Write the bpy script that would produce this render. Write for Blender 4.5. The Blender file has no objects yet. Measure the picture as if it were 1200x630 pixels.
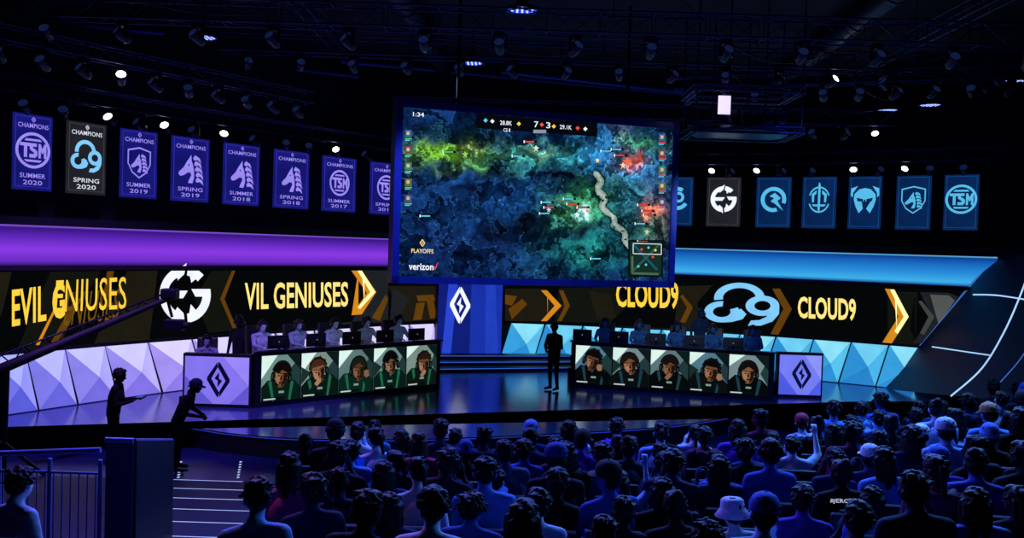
import bpy, bmesh, math, random
import numpy as np
from math import pi, sin, cos, atan, radians
from mathutils import Vector, Matrix, Euler, noise as nz_
from mathutils.bvhtree import BVHTree
random.seed(11)
S = bpy.context.scene
COL = S.collection
S.view_settings.view_transform = 'Standard'

# ------------------------------------------------------------------ camera
H = 4.3; F = 1000.0
R = Matrix.Rotation(pi/2-atan(25/F), 3, 'X') @ Matrix.Rotation(radians(1.78), 3, 'Z')
CAM = Vector((0, 0, H))
cd = bpy.data.cameras.new('camera'); cam = bpy.data.objects.new('camera', cd); COL.objects.link(cam)
cam.matrix_world = Matrix.Translation(CAM) @ R.to_4x4()
cd.sensor_width = 36; cd.lens = F*36/1200; cd.clip_end = 200
S.camera = cam
RT = R.transposed()
def ray(px, py): return R @ Vector(((px-600)/F, (315-py)/F, -1))
def W(px, py, D):
    d = ray(px, py); return CAM + d*(D/d.y)
def G(px, py, z):
    d = ray(px, py); return CAM + d*((z-H)/d.z)
def proj(P):
    l = RT @ (Vector(P)-CAM); return 600+F*l.x/-l.z, 315-F*l.y/-l.z

# ------------------------------------------------------------------ materials
def lin(h):
    h = h.lstrip('#'); o = []
    for i in (0, 2, 4):
        c = int(h[i:i+2], 16)/255
        o.append(c/12.92 if c <= .04045 else ((c+.055)/1.055)**2.4)
    return tuple(o)
MC = {}
def pm(hx, rough=.6, metal=0., nscale=6., namp=.25, bump=0., spec=.5):
    k = ('p', hx, rough, metal, nscale, namp, bump, spec)
    if k in MC: return MC[k]
    m = bpy.data.materials.new('surface_'+hx); m.use_nodes = True; nt = m.node_tree; b = nt.nodes['Principled BSDF']
    tc = nt.nodes.new('ShaderNodeTexCoord'); nz = nt.nodes.new('ShaderNodeTexNoise'); nz.inputs['Scale'].default_value = nscale
    nt.links.new(tc.outputs['Object'], nz.inputs['Vector'])
    mx = nt.nodes.new('ShaderNodeMix'); mx.data_type = 'RGBA'; c = lin(hx)
    mx.inputs[6].default_value = (*[v*(1-namp) for v in c], 1); mx.inputs[7].default_value = (*[min(1, v*(1+namp)) for v in c], 1)
    nt.links.new(nz.outputs['Fac'], mx.inputs[0]); nt.links.new(mx.outputs[2], b.inputs['Base Color'])
    b.inputs['Roughness'].default_value = rough; b.inputs['Metallic'].default_value = metal
    b.inputs['Specular IOR Level'].default_value = spec
    if bump:
        bp = nt.nodes.new('ShaderNodeBump'); bp.inputs['Strength'].default_value = bump; bp.inputs['Distance'].default_value = .02
        nt.links.new(nz.outputs['Fac'], bp.inputs['Height']); nt.links.new(bp.outputs['Normal'], b.inputs['Normal'])
    MC[k] = m; return m
def em(hx, s=1.0, var=.08, nscale=2.):
    k = ('e', hx, s, var, nscale)
    if k in MC: return MC[k]
    m = bpy.data.materials.new('lit_'+hx); m.use_nodes = True; nt = m.node_tree; nt.nodes.clear()
    o = nt.nodes.new('ShaderNodeOutputMaterial'); e = nt.nodes.new('ShaderNodeEmission')
    tc = nt.nodes.new('ShaderNodeTexCoord'); nz = nt.nodes.new('ShaderNodeTexNoise'); nz.inputs['Scale'].default_value = nscale
    nt.links.new(tc.outputs['Object'], nz.inputs['Vector'])
    mr = nt.nodes.new('ShaderNodeMapRange'); mr.inputs['From Min'].default_value = .3; mr.inputs['From Max'].default_value = .7
    mr.inputs['To Min'].default_value = s*(1-var); mr.inputs['To Max'].default_value = s*(1+var)
    nt.links.new(nz.outputs['Fac'], mr.inputs['Value']); nt.links.new(mr.outputs['Result'], e.inputs['Strength'])
    e.inputs['Color'].default_value = (*lin(hx), 1)
    nt.links.new(e.outputs[0], o.inputs['Surface']); MC[k] = m; return m
def vcm(name, s=1.0):
    m = bpy.data.materials.new(name); m.use_nodes = True; nt = m.node_tree; nt.nodes.clear()
    o = nt.nodes.new('ShaderNodeOutputMaterial'); e = nt.nodes.new('ShaderNodeEmission')
    a = nt.nodes.new('ShaderNodeVertexColor'); a.layer_name = 'Col'
    nt.links.new(a.outputs['Color'], e.inputs['Color']); e.inputs['Strength'].default_value = s
    nt.links.new(e.outputs[0], o.inputs['Surface']); return m

# ------------------------------------------------------------------ object helpers
def tag(o, label=None, cat=None, group=None, kind=None):
    if label: o['label'] = label
    if cat: o['category'] = cat
    if group: o['group'] = group
    if kind: o['kind'] = kind
    return o
def empty(name, loc=(0, 0, 0), rz=0., label=None, cat=None, group=None):
    o = bpy.data.objects.new(name, None); COL.objects.link(o); o.location = loc; o.rotation_euler = (0, 0, rz)
    o.empty_display_size = .1
    return tag(o, label, cat, group)
def link(name, me, parent=None, loc=None):
    o = bpy.data.objects.new(name, me); COL.objects.link(o)
    if parent: o.parent = parent
    if loc is not None: o.location = loc
    return o
def dup(o, parent=None):
    c = o.copy(); COL.objects.link(c); c.parent = parent
    for k in list(o.children): dup(k, c)
    return c
def place(root, loc):
    loc = Vector(loc); root.location = loc
    for c in root.children:
        if c.type == 'MESH':
            c.data.transform(Matrix.Translation(-loc))
            for g in c.children:
                if g.type == 'MESH': g.data.transform(Matrix.Translation(-loc))
def origin(o, loc):
    loc = Vector(loc)
    o.data.transform(Matrix.Translation(-loc)); o.location = loc
    for c in o.children:
        if c.type == 'MESH': c.data.transform(Matrix.Translation(-loc))
class MB:
    def __init__(s): s.v = []; s.f = []; s.m = []; s.mats = []; s.sm = []
    def mi(s, mat):
        if mat not in s.mats: s.mats.append(mat)
        return s.mats.index(mat)
    def add(s, vs, fs, mat, smooth=False):
        b = len(s.v); s.v += [tuple(v) for v in vs]; i = s.mi(mat)
        for f in fs: s.f.append([b+k for k in f]); s.m.append(i); s.sm.append(smooth)
    def box(s, c, d, mat, rot=None):
        c = Vector(c); vs = []
        for x in (-.5, .5):
            for y in (-.5, .5):
                for z in (-.5, .5):
                    p = Vector((x*d[0], y*d[1], z*d[2]))
                    if rot is not None: p = rot @ p
                    vs.append(c+p)
        s.add(vs, [(0, 1, 3, 2), (4, 6, 7, 5), (0, 4, 5, 1), (2, 3, 7, 6), (0, 2, 6, 4), (1, 5, 7, 3)], mat)
    def rbox(s, c, d, mat, b=.02, rot=None):
        bm = bmesh.new(); bmesh.ops.create_cube(bm, size=1)
        for v in bm.verts: v.co = Vector((v.co.x*d[0], v.co.y*d[1], v.co.z*d[2]))
        bmesh.ops.bevel(bm, geom=list(bm.edges), offset=b, segments=2, affect='EDGES', profile=.5)
        bm.verts.index_update()
        vs = [Vector(c)+((rot @ v.co) if rot is not None else v.co) for v in bm.verts]
        s.add(vs, [[v.index for v in f.verts] for f in bm.faces], mat); bm.free()
    def tube(s, a, b, r, mat, n=8, r2=None):
        a = Vector(a); b = Vector(b); r2 = r if r2 is None else r2
        d = (b-a).normalized(); u = d.orthogonal().normalized(); w = d.cross(u); vs = []
        for p, rr in ((a, r), (b, r2)):
            for i in range(n): t = 2*pi*i/n; vs.append(p+u*cos(t)*rr+w*sin(t)*rr)
        s.add(vs, [(i, (i+1) % n, n+(i+1) % n, n+i) for i in range(n)], mat, True)
        s.add(vs, [tuple(range(n))[::-1], tuple(range(n, 2*n))], mat)
    def lathe(s, prof, mat, n=20, M=None, smooth=True):
        vs = []; M = M or Matrix.Identity(4)
        for r, z in prof:
            for i in range(n): t = 2*pi*i/n; vs.append(M @ Vector((r*cos(t), r*sin(t), z)))
        fs = []
        for k in range(len(prof)-1):
            for i in range(n): fs.append((k*n+i, k*n+(i+1) % n, (k+1)*n+(i+1) % n, (k+1)*n+i))
        s.add(vs, fs, mat, smooth)
    def build(s, name, parent=None):
        me = bpy.data.meshes.new(name); me.from_pydata(s.v, [], s.f)
        for m in s.mats: me.materials.append(m)
        me.polygons.foreach_set('material_index', s.m); me.polygons.foreach_set('use_smooth', s.sm); me.update()
        return link(name, me, parent)
TC = {}
def textmesh(t, bold=.02):
    if (t, bold) in TC: return TC[(t, bold)]
    c = bpy.data.curves.new('t', 'FONT'); c.body = t; c.resolution_u = 3; c.offset = bold; c.space_character = 1.02
    o = bpy.data.objects.new('t', c); COL.objects.link(o)
    dg = bpy.context.evaluated_depsgraph_get(); me = bpy.data.meshes.new_from_object(o.evaluated_get(dg))
    v = np.array([tuple(p.co)[:2] for p in me.vertices]); f = [list(p.vertices) for p in me.polygons]
    v = (v-v.min(0))/(v.max(0)-v.min(0))
    bpy.data.objects.remove(o); bpy.data.curves.remove(c); bpy.data.meshes.remove(me)
    TC[(t, bold)] = (v, f); return v, f
def clipx(P, x, keep_gt):
    out = []
    for i in range(len(P)):
        a, b = P[i], P[(i+1) % len(P)]; ia = (a[0] >= x) == keep_gt; ib = (b[0] >= x) == keep_gt
        if ia: out.append(a)
        if ia != ib: t = (x-a[0])/(b[0]-a[0]); out.append((x, a[1]+t*(b[1]-a[1])))
    return out
class Art:
    def __init__(s, m, step=.006, slc=0): s.m = m; s.b = MB(); s.step = step; s.slc = slc
    def poly(s, pts, mat, L=1):
        if s.slc:
            xs = [p[0] for p in pts]; x = min(xs); x1 = max(xs)
            while x < x1-1e-6:
                q = clipx(clipx(pts, x, True), min(x+s.slc, x1+1), False)
                if len(q) > 2: s.b.add([s.m(u, v, L*s.step) for u, v in q], [list(range(len(q)))], mat)
                x += s.slc
            return
        s.b.add([s.m(u, v, L*s.step) for u, v in pts], [list(range(len(pts)))], mat)
    def rect(s, u0, v0, u1, v1, mat, L=1): s.poly([(u0, v0), (u1, v0), (u1, v1), (u0, v1)], mat, L)
    def line(s, p, q, w, mat, L=1):
        dx = q[0]-p[0]; dy = q[1]-p[1]; l = math.hypot(dx, dy) or 1; nx = -dy/l*w/2; ny = dx/l*w/2
        s.poly([(p[0]+nx, p[1]+ny), (q[0]+nx, q[1]+ny), (q[0]-nx, q[1]-ny), (p[0]-nx, p[1]-ny)], mat, L)
    def disc(s, f, cx, cy, rx, ry, mat, L=1, n=28): s.poly([f(cx+rx*cos(2*pi*i/n), cy+ry*sin(2*pi*i/n)) for i in range(n)], mat, L)
    def ring(s, f, cx, cy, r0, r1, mat, L=1, a0=0, a1=360, n=28, asp=1.):
        for i in range(n):
            a = radians(a0+(a1-a0)*i/n); b = radians(a0+(a1-a0)*(i+1)/n)
            s.b.add([s.m(*f(cx+r*cos(t)*asp, cy+r*sin(t)), L*s.step) for r, t in ((r0, a), (r1, a), (r1, b), (r0, b))], [(0, 1, 2, 3)], mat)
    def text(s, t, q, mat, L=1, bold=.02):
        v, f = textmesh(t, bold); P = []
        for x, y in v:
            tx = q[0][0]+(q[1][0]-q[0][0])*x; ty = q[0][1]+(q[1][1]-q[0][1])*x
            bx = q[3][0]+(q[2][0]-q[3][0])*x; by = q[3][1]+(q[2][1]-q[3][1])*x
            P.append(s.m(bx+(tx-bx)*y, by+(ty-by)*y, L*s.step))
        s.b.add(P, f, mat)
    def tbox(s, t, u0, v0, u1, v1, mat, L=1, bold=.02, f=None):
        f = f or (lambda a, b: (a, b)); s.text(t, [f(u0, v1), f(u1, v1), f(u1, v0), f(u0, v0)], mat, L, bold)
    def build(s, name, parent=None): return s.b.build(name, parent)
def sub(cx, cy, sx, sy, rot=0.):
    c, n = cos(rot), sin(rot)
    return lambda x, y: (cx+sx*(x*c-y*n), cy+sy*(x*n+y*c))
def frame(O, U, V):
    O = Vector(O); U = Vector(U); V = Vector(V); N = U.cross(V).normalized()
    if N.dot(CAM-O) < 0: N = -N
    return lambda u, v, off=0: O+U*u+V*v+N*off
def pixplane(P, N):
    P = Vector(P); N = Vector(N)
    def m(px, py, off=0):
        d = ray(px, py); t = (P-CAM).dot(N)/d.dot(N); return CAM+d*(t-off)
    return m

# ------------------------------------------------------------------ wall curve
CP = [(-15.5, 9.5), (-12.6, 13.3), (-10.3, 17.2), (-8.75, 19.7), (-6.7, 22.4), (-3.8, 25.9), (-1.5, 27.7), (0.6, 28.1), (5.4, 27.2), (8.6, 26.0), (11.9, 24.1), (15, 21.6), (18, 18)]
pts = []
for i in range(1, len(CP)-2):
    p0, p1, p2, p3 = [np.array(CP[j], float) for j in (i-1, i, i+1, i+2)]
    for k in range(30):
        t = k/30; pts.append(.5*((2*p1)+(-p0+p2)*t+(2*p0-5*p1+4*p2-p3)*t*t+(-p0+3*p1-3*p2+p3)*t**3))
BASE = np.array(pts)
TAN = np.gradient(BASE, axis=0); TAN /= np.linalg.norm(TAN, axis=1)[:, None]
NRM = np.stack([TAN[:, 1], -TAN[:, 0]], 1)
def curve(off): return BASE+NRM*off
def wpt(px, z, off=0.):
    c = curve(off); xs = np.array([proj((p[0], p[1], z))[0] for p in c])
    return Vector((float(np.interp(px, xs, c[:, 0])), float(np.interp(px, xs, c[:, 1])), z))
def wallmap(coff):
    c = curve(coff); az = c[:, 0]/c[:, 1]
    def m(px, py, off=0):
        d = ray(px, py); y = float(np.interp(d.x/d.y, az, c[:, 1])); return CAM+d*(y/d.y-off/20)
    return m
def strip(mb, px0, px1, z0, z1, o0, o1, mat, n=60, zr=2.7):
    c = curve(o0); xs = np.array([proj((p[0], p[1], zr))[0] for p in c]); vs = []; idx = np.arange(len(c))
    for i in range(n+1):
        px = px0+(px1-px0)*i/n; k = float(np.interp(px, xs, idx))
        for z, o in ((z0, o0), (z1, o1)):
            cc = curve(o); vs.append((float(np.interp(k, idx, cc[:, 0])), float(np.interp(k, idx, cc[:, 1])), z))
    mb.add(vs, [(2*i, 2*i+2, 2*i+3, 2*i+1) for i in range(n)], mat)
BLK = pm('#07080f', .7); BLK2 = pm('#0b0d18', .5); METAL = pm('#1a1d28', .35, .8)

# ------------------------------------------------------------------ setting
m = MB(); strip(m, -380, 1500, .2, 9.6, -.25, -.25, pm('#05060c', .8), 120); tag(m.build('wall_back'), 'black curved wall behind the stage and the hanging banners', 'wall', kind='structure')
m = MB(); m.box((0, 12, .1), (44, 44, .2), pm('#16204c', .3, 0, 3, .2)); tag(m.build('floor'), 'dark polished floor between the stage and the seats', 'floor', kind='structure')
m = MB(); m.box((0, 12, 9.7), (44, 44, .2), pm('#04050a', .8)); tag(m.build('ceiling'), 'black open ceiling above the arena', 'ceiling', kind='structure')
for nm, c, d in (('wall_left', (-16.2, 6, 4.8), (.2, 30, 9.8)), ('wall_right', (19, 6, 4.8), (.2, 30, 9.8)), ('wall_rear', (0, -4, 4.8), (36, .2, 9.8))):
    m = MB(); m.box(c, d, pm('#05060c', .8)); tag(m.build(nm), 'black side wall of the arena, '+nm.split('_')[1], 'wall', kind='structure')
def covemat(cols):
    mt = bpy.data.materials.new('cove_glow'); mt.use_nodes = True; nt = mt.node_tree; nt.nodes.clear()
    o = nt.nodes.new('ShaderNodeOutputMaterial'); e = nt.nodes.new('ShaderNodeEmission'); g = nt.nodes.new('ShaderNodeNewGeometry'); sp = nt.nodes.new('ShaderNodeSeparateXYZ')
    mr = nt.nodes.new('ShaderNodeMapRange'); mr.inputs['From Min'].default_value = 3.62; mr.inputs['From Max'].default_value = 4.46
    r = nt.nodes.new('ShaderNodeValToRGB'); r.color_ramp.elements.remove(r.color_ramp.elements[0])
    r.color_ramp.elements[0].position = cols[0][0]; r.color_ramp.elements[0].color = (*lin(cols[0][1]), 1)
    for p, c in cols[1:]: q = r.color_ramp.elements.new(p); q.color = (*lin(c), 1)
    nt.links.new(g.outputs['Position'], sp.inputs[0]); nt.links.new(sp.outputs['Z'], mr.inputs['Value']); nt.links.new(mr.outputs[0], r.inputs[0])
    nt.links.new(r.outputs[0], e.inputs['Color']); nt.links.new(e.outputs[0], o.inputs['Surface']); return mt
m = MB(); strip(m, -120, 548, 3.62, 4.45, .1, .45, covemat([(0, '#2a1160'), (.12, '#6a2cc4'), (.4, '#8a3ae4'), (.7, '#5f27bc'), (.93, '#35157e'), (1, '#9a62f0')]), 70); tag(m.build('trim_1'), 'glowing purple cove band above the left screen wall', 'cove light', kind='structure')
m = MB(); strip(m, 552, 1168, 3.62, 4.45, .1, .45, covemat([(0, '#0a3f90'), (.12, '#3fb0ea'), (.4, '#2a8edc'), (.8, '#145cb4'), (.93, '#0d3a8c'), (1, '#6fd0ff')]), 70); tag(m.build('trim_2'), 'glowing blue cove band above the right screen wall', 'cove light', kind='structure')
m = MB(); strip(m, -120, 1168, 4.46, 4.62, .5, .5, BLK2, 90); strip(m, -120, 1168, 4.62, 4.62, .5, -.2, BLK2, 90); strip(m, -120, 1168, 3.53, 3.62, .3, .3, BLK, 90)
tag(m.build('trim_3'), 'black ledge lines above and below the glowing coves', 'trim', kind='structure')

# ------------------------------------------------------------------ LED boards
wm = wallmap(.22)
GOLD = em('#f4c63c', 1.2); GOLD2 = em('#d98a1c', 1.0); GOLDH = em('#fff0a8', 1.2); DKG = em('#6b4410', .8); WHT = em('#eef4ff', 1.05); SKYB = em('#7cc4f4', 1.1)
LB = em('#050607', 1.); LB2 = em('#12140f', 1.); LB3 = em('#1d1a12', 1.); LB4 = em('#24282c', .7)
def led(px0, px1, label):
    root = empty('led_wall_screen', label=label, cat='screen', group='LED wall screens behind the stage')
    m = MB(); strip(m, px0, px1, 1.9, 3.53, .2, .2, LB, 60); m.build('display_panel', root)
    m = MB(); strip(m, px0, px1, 1.83, 1.9, .26, .26, BLK, 60); strip(m, px0, px1, 3.5, 3.56, .26, .26, BLK, 60); m.build('bezel', root)
    return root
def A_(): return Art(wm, .1, 8)
def word(root, t, q, mt, L, bold=.02):
    a = A_(); a.text(t, q, mt, L, bold); a.build('lettering', root)
def pats(root, lst, L):
    for p, mt in lst: a = A_(); a.poly(p, mt, L); a.build('graphic_shape', root)
ll = led(-110, 513, 'left screen wall with gold team name lettering and white round emblem')
pats(ll, [([(60, 316), (120, 315), (60, 408), (20, 410)], LB2), ([(150, 315), (185, 315), (175, 398), (110, 402)], LB3), ([(250, 314), (285, 314), (262, 350), (280, 386), (245, 390), (228, 350)], LB2), ([(405, 314), (455, 314), (455, 377), (400, 380), (425, 345)], LB4), ([(455, 335), (515, 335), (515, 374), (470, 377)], LB3), ([(0, 318), (14, 317), (4, 360), (-10, 400)], LB3)], 1)
pats(ll, [([(270, 316), (410, 316), (430, 345), (412, 377), (290, 384), (264, 350)], LB)], 1.6)
pats(ll, [([(88, 350), (96, 349), (70, 402), (58, 404)], DKG), ([(64, 360), (67, 360), (46, 404), (42, 404)], GOLD2), ([(126, 316), (134, 316), (128, 344), (120, 352)], DKG), ([(273, 314), (277, 314), (263, 350), (277, 384), (273, 385), (258, 350)], DKG),
              ([(412, 317), (424, 317), (441, 342), (424, 368), (412, 369), (430, 343)], GOLD2), ([(436, 372), (452, 345), (455, 350), (445, 376)], DKG), ([(488, 346), (508, 345), (510, 352), (490, 353)], DKG), ([(488, 355), (498, 354), (494, 374), (484, 375)], DKG), ([(500, 352), (508, 352), (512, 372), (504, 373)], DKG), ([(460, 336), (480, 350), (465, 375), (457, 375)], LB4)], 2)
pats(ll, [([(419, 317), (424, 317), (440, 342), (422, 362), (419, 360), (434, 342)], GOLDH)], 2.5)
word(ll, 'EVIL G', [(14, 339), (76, 331), (76, 372), (14, 383)], GOLD, 3, .02)
word(ll, 'ENIUSES', [(66, 328), (148, 324), (148, 362), (64, 366)], GOLD, 4, .0)
word(ll, 'ENIUSES', [(80, 342), (142, 338), (138, 374), (74, 382)], em('#7a5416', .8), 3.5, .0)
word(ll, 'VIL GENIUSES', [(287, 331), (408, 330), (408, 359), (287, 363)], em('#f3da7c', 1.2), 4, .02)
def eg(a, f, fg, bg, L):
    # round mark cut into a pointed e on the left and a hooked G on the right
    a.ring(f, 0, 0, .68, 1., fg, L, 98, 262); a.ring(f, 0, 0, .68, 1., fg, L, -84, 12); a.ring(f, 0, 0, .68, 1., fg, L, 44, 84)
    a.poly([f(-.86, .14), f(.1, .14), f(-.08, -.13), f(-.86, -.13)], fg, L+.4)
    a.poly([f(-.14, .99), f(.06, 1.12), f(-.04, .72), f(-.3, .5), f(-.42, .6)], fg, L+.4); a.poly([f(-.14, -.99), f(.0, -1.1), f(-.06, -.66), f(-.3, -.44), f(-.42, -.6)], fg, L+.4)
    a.poly([f(.97, .2), f(.24, .2), f(.4, -.07), f(.97, -.07)], fg, L+.4)
    a.poly([f(.1, .98), f(.24, .42), f(.42, .56), f(.3, .9)], fg, L+.4); a.poly([f(.1, -.99), f(.22, -.34), f(.42, -.55), f(.3, -.95)], fg, L+.4)
a = A_(); eg(a, sub(217, 345, 30, -33), WHT, LB, 3); a.build('emblem', ll)
lr = led(590, 1142, 'right screen wall with gold team name lettering and pale blue cloud emblem')
pats(lr, [([(592, 338), (640, 338), (660, 360), (640, 376), (592, 376)], LB3), ([(655, 337), (720, 336), (735, 358), (715, 378), (650, 377)], LB2), ([(795, 335), (835, 334), (812, 360), (830, 388), (790, 385)], LB3), ([(1040, 341), (1075, 342), (1060, 370), (1075, 404), (1040, 403)], LB2), ([(1078, 342), (1112, 343), (1128, 350), (1096, 403), (1070, 402), (1092, 370)], LB4)], 1)
pats(lr, [([(592, 345), (606, 347), (600, 358), (592, 356)], DKG), ([(596, 362), (612, 350), (618, 356), (600, 374)], DKG), ([(634, 340), (641, 340), (658, 358), (641, 376), (634, 376), (650, 358)], GOLD2), ([(655, 340), (660, 340), (668, 358), (658, 376), (653, 376), (662, 358)], DKG),
              ([(690, 340), (715, 345), (722, 372), (700, 374)], LB3), ([(905, 338), (914, 338), (928, 362), (912, 392), (903, 391), (918, 362)], DKG), ([(1037, 338), (1048, 339), (1065, 371), (1045, 402), (1034, 401), (1053, 371)], GOLD2), ([(1090, 345), (1112, 346), (1119, 352), (1100, 380)], em('#5a5f5c', .8)), ([(1080, 352), (1095, 371), (1083, 392), (1078, 390), (1088, 371), (1076, 353)], em('#464a48', .8)),
              ([(800, 345), (812, 360), (803, 378), (797, 377), (805, 360), (797, 347)], DKG)], 2)
pats(lr, [([(1043, 339), (1048, 339), (1065, 371), (1052, 391), (1048, 388), (1059, 371)], GOLDH)], 2.5)
word(lr, 'CLOUD9', [(722, 330), (795, 331), (795, 362), (722, 360)], GOLD, 3, .03)
word(lr, 'CLOUD9', [(935, 347), (1003, 350), (1003, 376), (935, 373)], em('#f3da7c', 1.2), 3, .03)
def c9(a, f, fg, L):
    t = .23
    a.ring(f, -.56, -.3, .46-t, .46, fg, L, 85, 385)
    a.ring(f, -.1, .3, .66-t, .66, fg, L+.3, 8, 188)
    a.poly([f(-.3, -.74), f(-.02, -.62), f(.08, -.4), f(-.06, -.16), f(-.2, -.3), f(-.2, -.48), f(-.5, -.54), f(-.5, -.76)], fg, L+.6)
    a.ring(f, .5, -.04, .44-t, .44, fg, L+.9, 0, 360)
    a.poly([f(.94, -.06), f(.93, -.4), f(.76, -.72), f(.46, -.9), f(.12, -.9), f(.2, -.68), f(.42, -.66), f(.6, -.52), f(.7, -.3), f(.72, -.06)], fg, L+1.2)
a = A_(); c9(a, sub(871, 357, 45, -27), SKYB, 3); a.build('emblem', lr)

# ------------------------------------------------------------------ faceted light panels
def facet(pl, pr, z0, z1, slant, hexes, label, grp, off=.2):
    P = [wpt(pl, z0+.3, off), wpt(pr, z0+.3, off)]
    d = P[1]-P[0]
    def q(u, z, o=0):
        p = P[0]+d*u; n = Vector((d.y, -d.x, 0)).normalized(); return Vector((p.x+n.x*o, p.y+n.y*o, z))
    m = MB(); s = slant
    A, B, C_, D_ = q(s*.5+.01, z0), q(1+s*.5-.03, z0), q(1-s*.5-.03, z1), q(-s*.5+.01, z1)
    K = q(.62, z0+(z1-z0)*.45, .09)
    for tri, hx in (((A, B, K), hexes[0]), ((B, C_, K), hexes[1]), ((C_, D_, K), hexes[2]), ((D_, A, K), hexes[3])): m.add(tri, [(0, 1, 2)], em(*hx))  # facet shading put into the glow tone of each triangle
    o = m.build('light_panel'); origin(o, A); tag(o, label, 'light panel', grp)
ordw = ['first', 'second', 'third', 'fourth', 'fifth', 'sixth', 'seventh', 'eighth', 'ninth', 'tenth', 'eleventh', 'twelfth', 'thirteenth', 'fourteenth', 'fifteenth', 'sixteenth', 'seventeenth', 'eighteenth', 'nineteenth', 'twentieth', 'twenty-first', 'twenty-second', 'twenty-third', 'twenty-fourth', 'twenty-fifth', 'twenty-sixth', 'twenty-seventh', 'twenty-eighth', 'twenty-ninth', 'thirtieth']
def mixh(a, b, t):
    A = [int(a[i:i+2], 16) for i in (1, 3, 5)]; B = [int(b[i:i+2], 16) for i in (1, 3, 5)]; return '#%02x%02x%02x' % tuple(int(x+(y-x)*t) for x, y in zip(A, B))
le = [-60, -8, 38, 84, 131, 182, 233, 282, 330, 375, 417, 452, 484, 513]
for i in range(len(le)-1):
    t = min(1, i/5); k = i % 2*.15
    hs = [(mixh('#4f58d8', '#947ef0', t), .95), (mixh('#8a90fc', '#c6b8ff', t), 1.), (mixh('#a2aaff', '#dcd2ff', t), 1.05), (mixh('#646ce6', '#a694f6', t), 1.)]
    facet(le[i], le[i+1], .62, 1.84, .35, hs, 'faceted violet light panel, %s from the left along the left stage wall' % ordw[i], 'violet light panels')
cy = [[('#2f90d8', .95), ('#58c2ee', 1.), ('#8ce2fa', 1.0), ('#3aa4e4', .95)], [('#2a84cc', .95), ('#4ab4e8', 1.), ('#70d0f4', 1.0), ('#3094da', .95)]]
re = [592, 632, 676, 722, 768, 814, 860, 902, 946, 990, 1034, 1080]
for i in range(len(re)-1): facet(re[i], re[i+1], .62, 1.84, -.3, cy[i % 2], 'faceted cyan light panel, %s to the right of the centre column' % ordw[i], 'cyan light panels')

# ------------------------------------------------------------------ centre column
def lcs(a, f, mt, L):
    k = 1.22
    a.poly([f(-.06*k, 1.), f(-.06*k, .66), f(-.4*k, .06), f(-.14*k, -.4), f(.06*k, -.72), f(.0, -1), f(-.1*k, -.92), f(-.64*k, -.04), f(-.64*k, .12)], mt, L)
    a.poly([f(.06*k, -1.), f(.06*k, -.66), f(.4*k, -.06), f(.14*k, .4), f(-.06*k, .72), f(.0, 1), f(.1*k, .92), f(.64*k, .04), f(.64*k, -.12)], mt, L+.3)
    a.poly([f(-.22*k, .06), f(.05*k, .44), f(.03*k, .06), f(.22*k, -.06), f(-.05*k, -.44), f(-.03*k, -.06)], mt, L+.6)
root = empty('centre_column', label='blue lit centre column with white diamond emblem behind the stage', cat='column')
p0 = wpt(513, 2, .45); p1 = wpt(588, 2, .45); cc = (p0+p1)/2
fr = frame((p0.x, p0.y, .6), (p1.x-p0.x, p1.y-p0.y, 0), (0, 0, 2.95))
m = MB(); d = (p1-p0); n = Vector((d.y, -d.x, 0)).normalized(); d.z = 0
rz = Matrix.Rotation(math.atan2(d.y, d.x), 3, 'Z')
m.box((p0+p1)/2-n*.2+Vector((0, 0, 0.08)), (d.length, .36, 2.95), pm('#0a1440', .5), rz); m.build('body', root)
a = Art(fr, .01)
a.poly([(0, 0), (.5, 0), (.5, 1), (0, 1)], em('#12207e', .9), 1); a.poly([(.5, 0), (1, 0), (1, 1), (.5, 1)], em('#1b35b0', .9), 1)
a.poly([(.06, 0), (.2, 0), (.3, 1), (.16, 1)], em('#2c49d8', .9), 2); a.poly([(.75, 0), (.96, 0), (.86, 1), (.72, 1)], em('#2746d0', .8), 2)
a.build('light_face', root)
a = Art(fr, .01); lcs(a, sub(.33, .62, .2, .2), WHT, 3); a.build('emblem', root)
for c in root.children: c.data.transform(Matrix.Translation(Vector((-cc.x, -cc.y, -.6))))
root.location = (cc.x, cc.y, .6)

# ------------------------------------------------------------------ side fin on the right
T = W(1168, 297, 23.0); Bq = G(1034, 452, .62); Rr = W(1260, 380, 19.2)
N = (Bq-T).cross(Rr-T).normalized()
fm = pixplane(T, N)
a = Art(fm, .001); a.poly([(1168, 297), (1260, 300), (1290, 480), (1030, 455)], pm('#142250', .4, .2), 0); fin = a.build('angled_side_panel')
tag(fin, 'dark blue slanted stage side panel with thin glowing lines', 'wall panel')
LN = em('#a8d4ff', 1.1); LNB = em('#3f78d8', .8)
def smooth(P, n=8):
    out = []
    for i in range(len(P)-1):
        p0 = P[max(i-1, 0)]; p1 = P[i]; p2 = P[i+1]; p3 = P[min(i+2, len(P)-1)]
        for k in range(n):
            t = k/n; out.append(tuple(.5*(2*p1[j]+(p2[j]-p0[j])*t+(2*p0[j]-5*p1[j]+4*p2[j]-p3[j])*t*t+(-p0[j]+3*p1[j]-3*p2[j]+p3[j])*t**3) for j in (0, 1)))
    return out+[P[-1]]
cat2 = smooth
for P_, w, mt in [([(1212, 300), (1196, 345), (1176, 390), (1150, 432), (1114, 464)], 2.0, LN), ([(1140, 345), (1170, 346), (1215, 353)], 1.6, LN), ([(1092, 406), (1160, 416)], 1.4, LN), ([(1168, 298), (1036, 453)], 2, LNB), ([(1220, 380), (1196, 420), (1168, 452)], 1.2, LNB)]:
    a = Art(fm, .001); Q = smooth(P_)
    for p, q in zip(Q, Q[1:]): a.line(p, q, w, mt, 2)
    a.build('light_line', fin)

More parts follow.
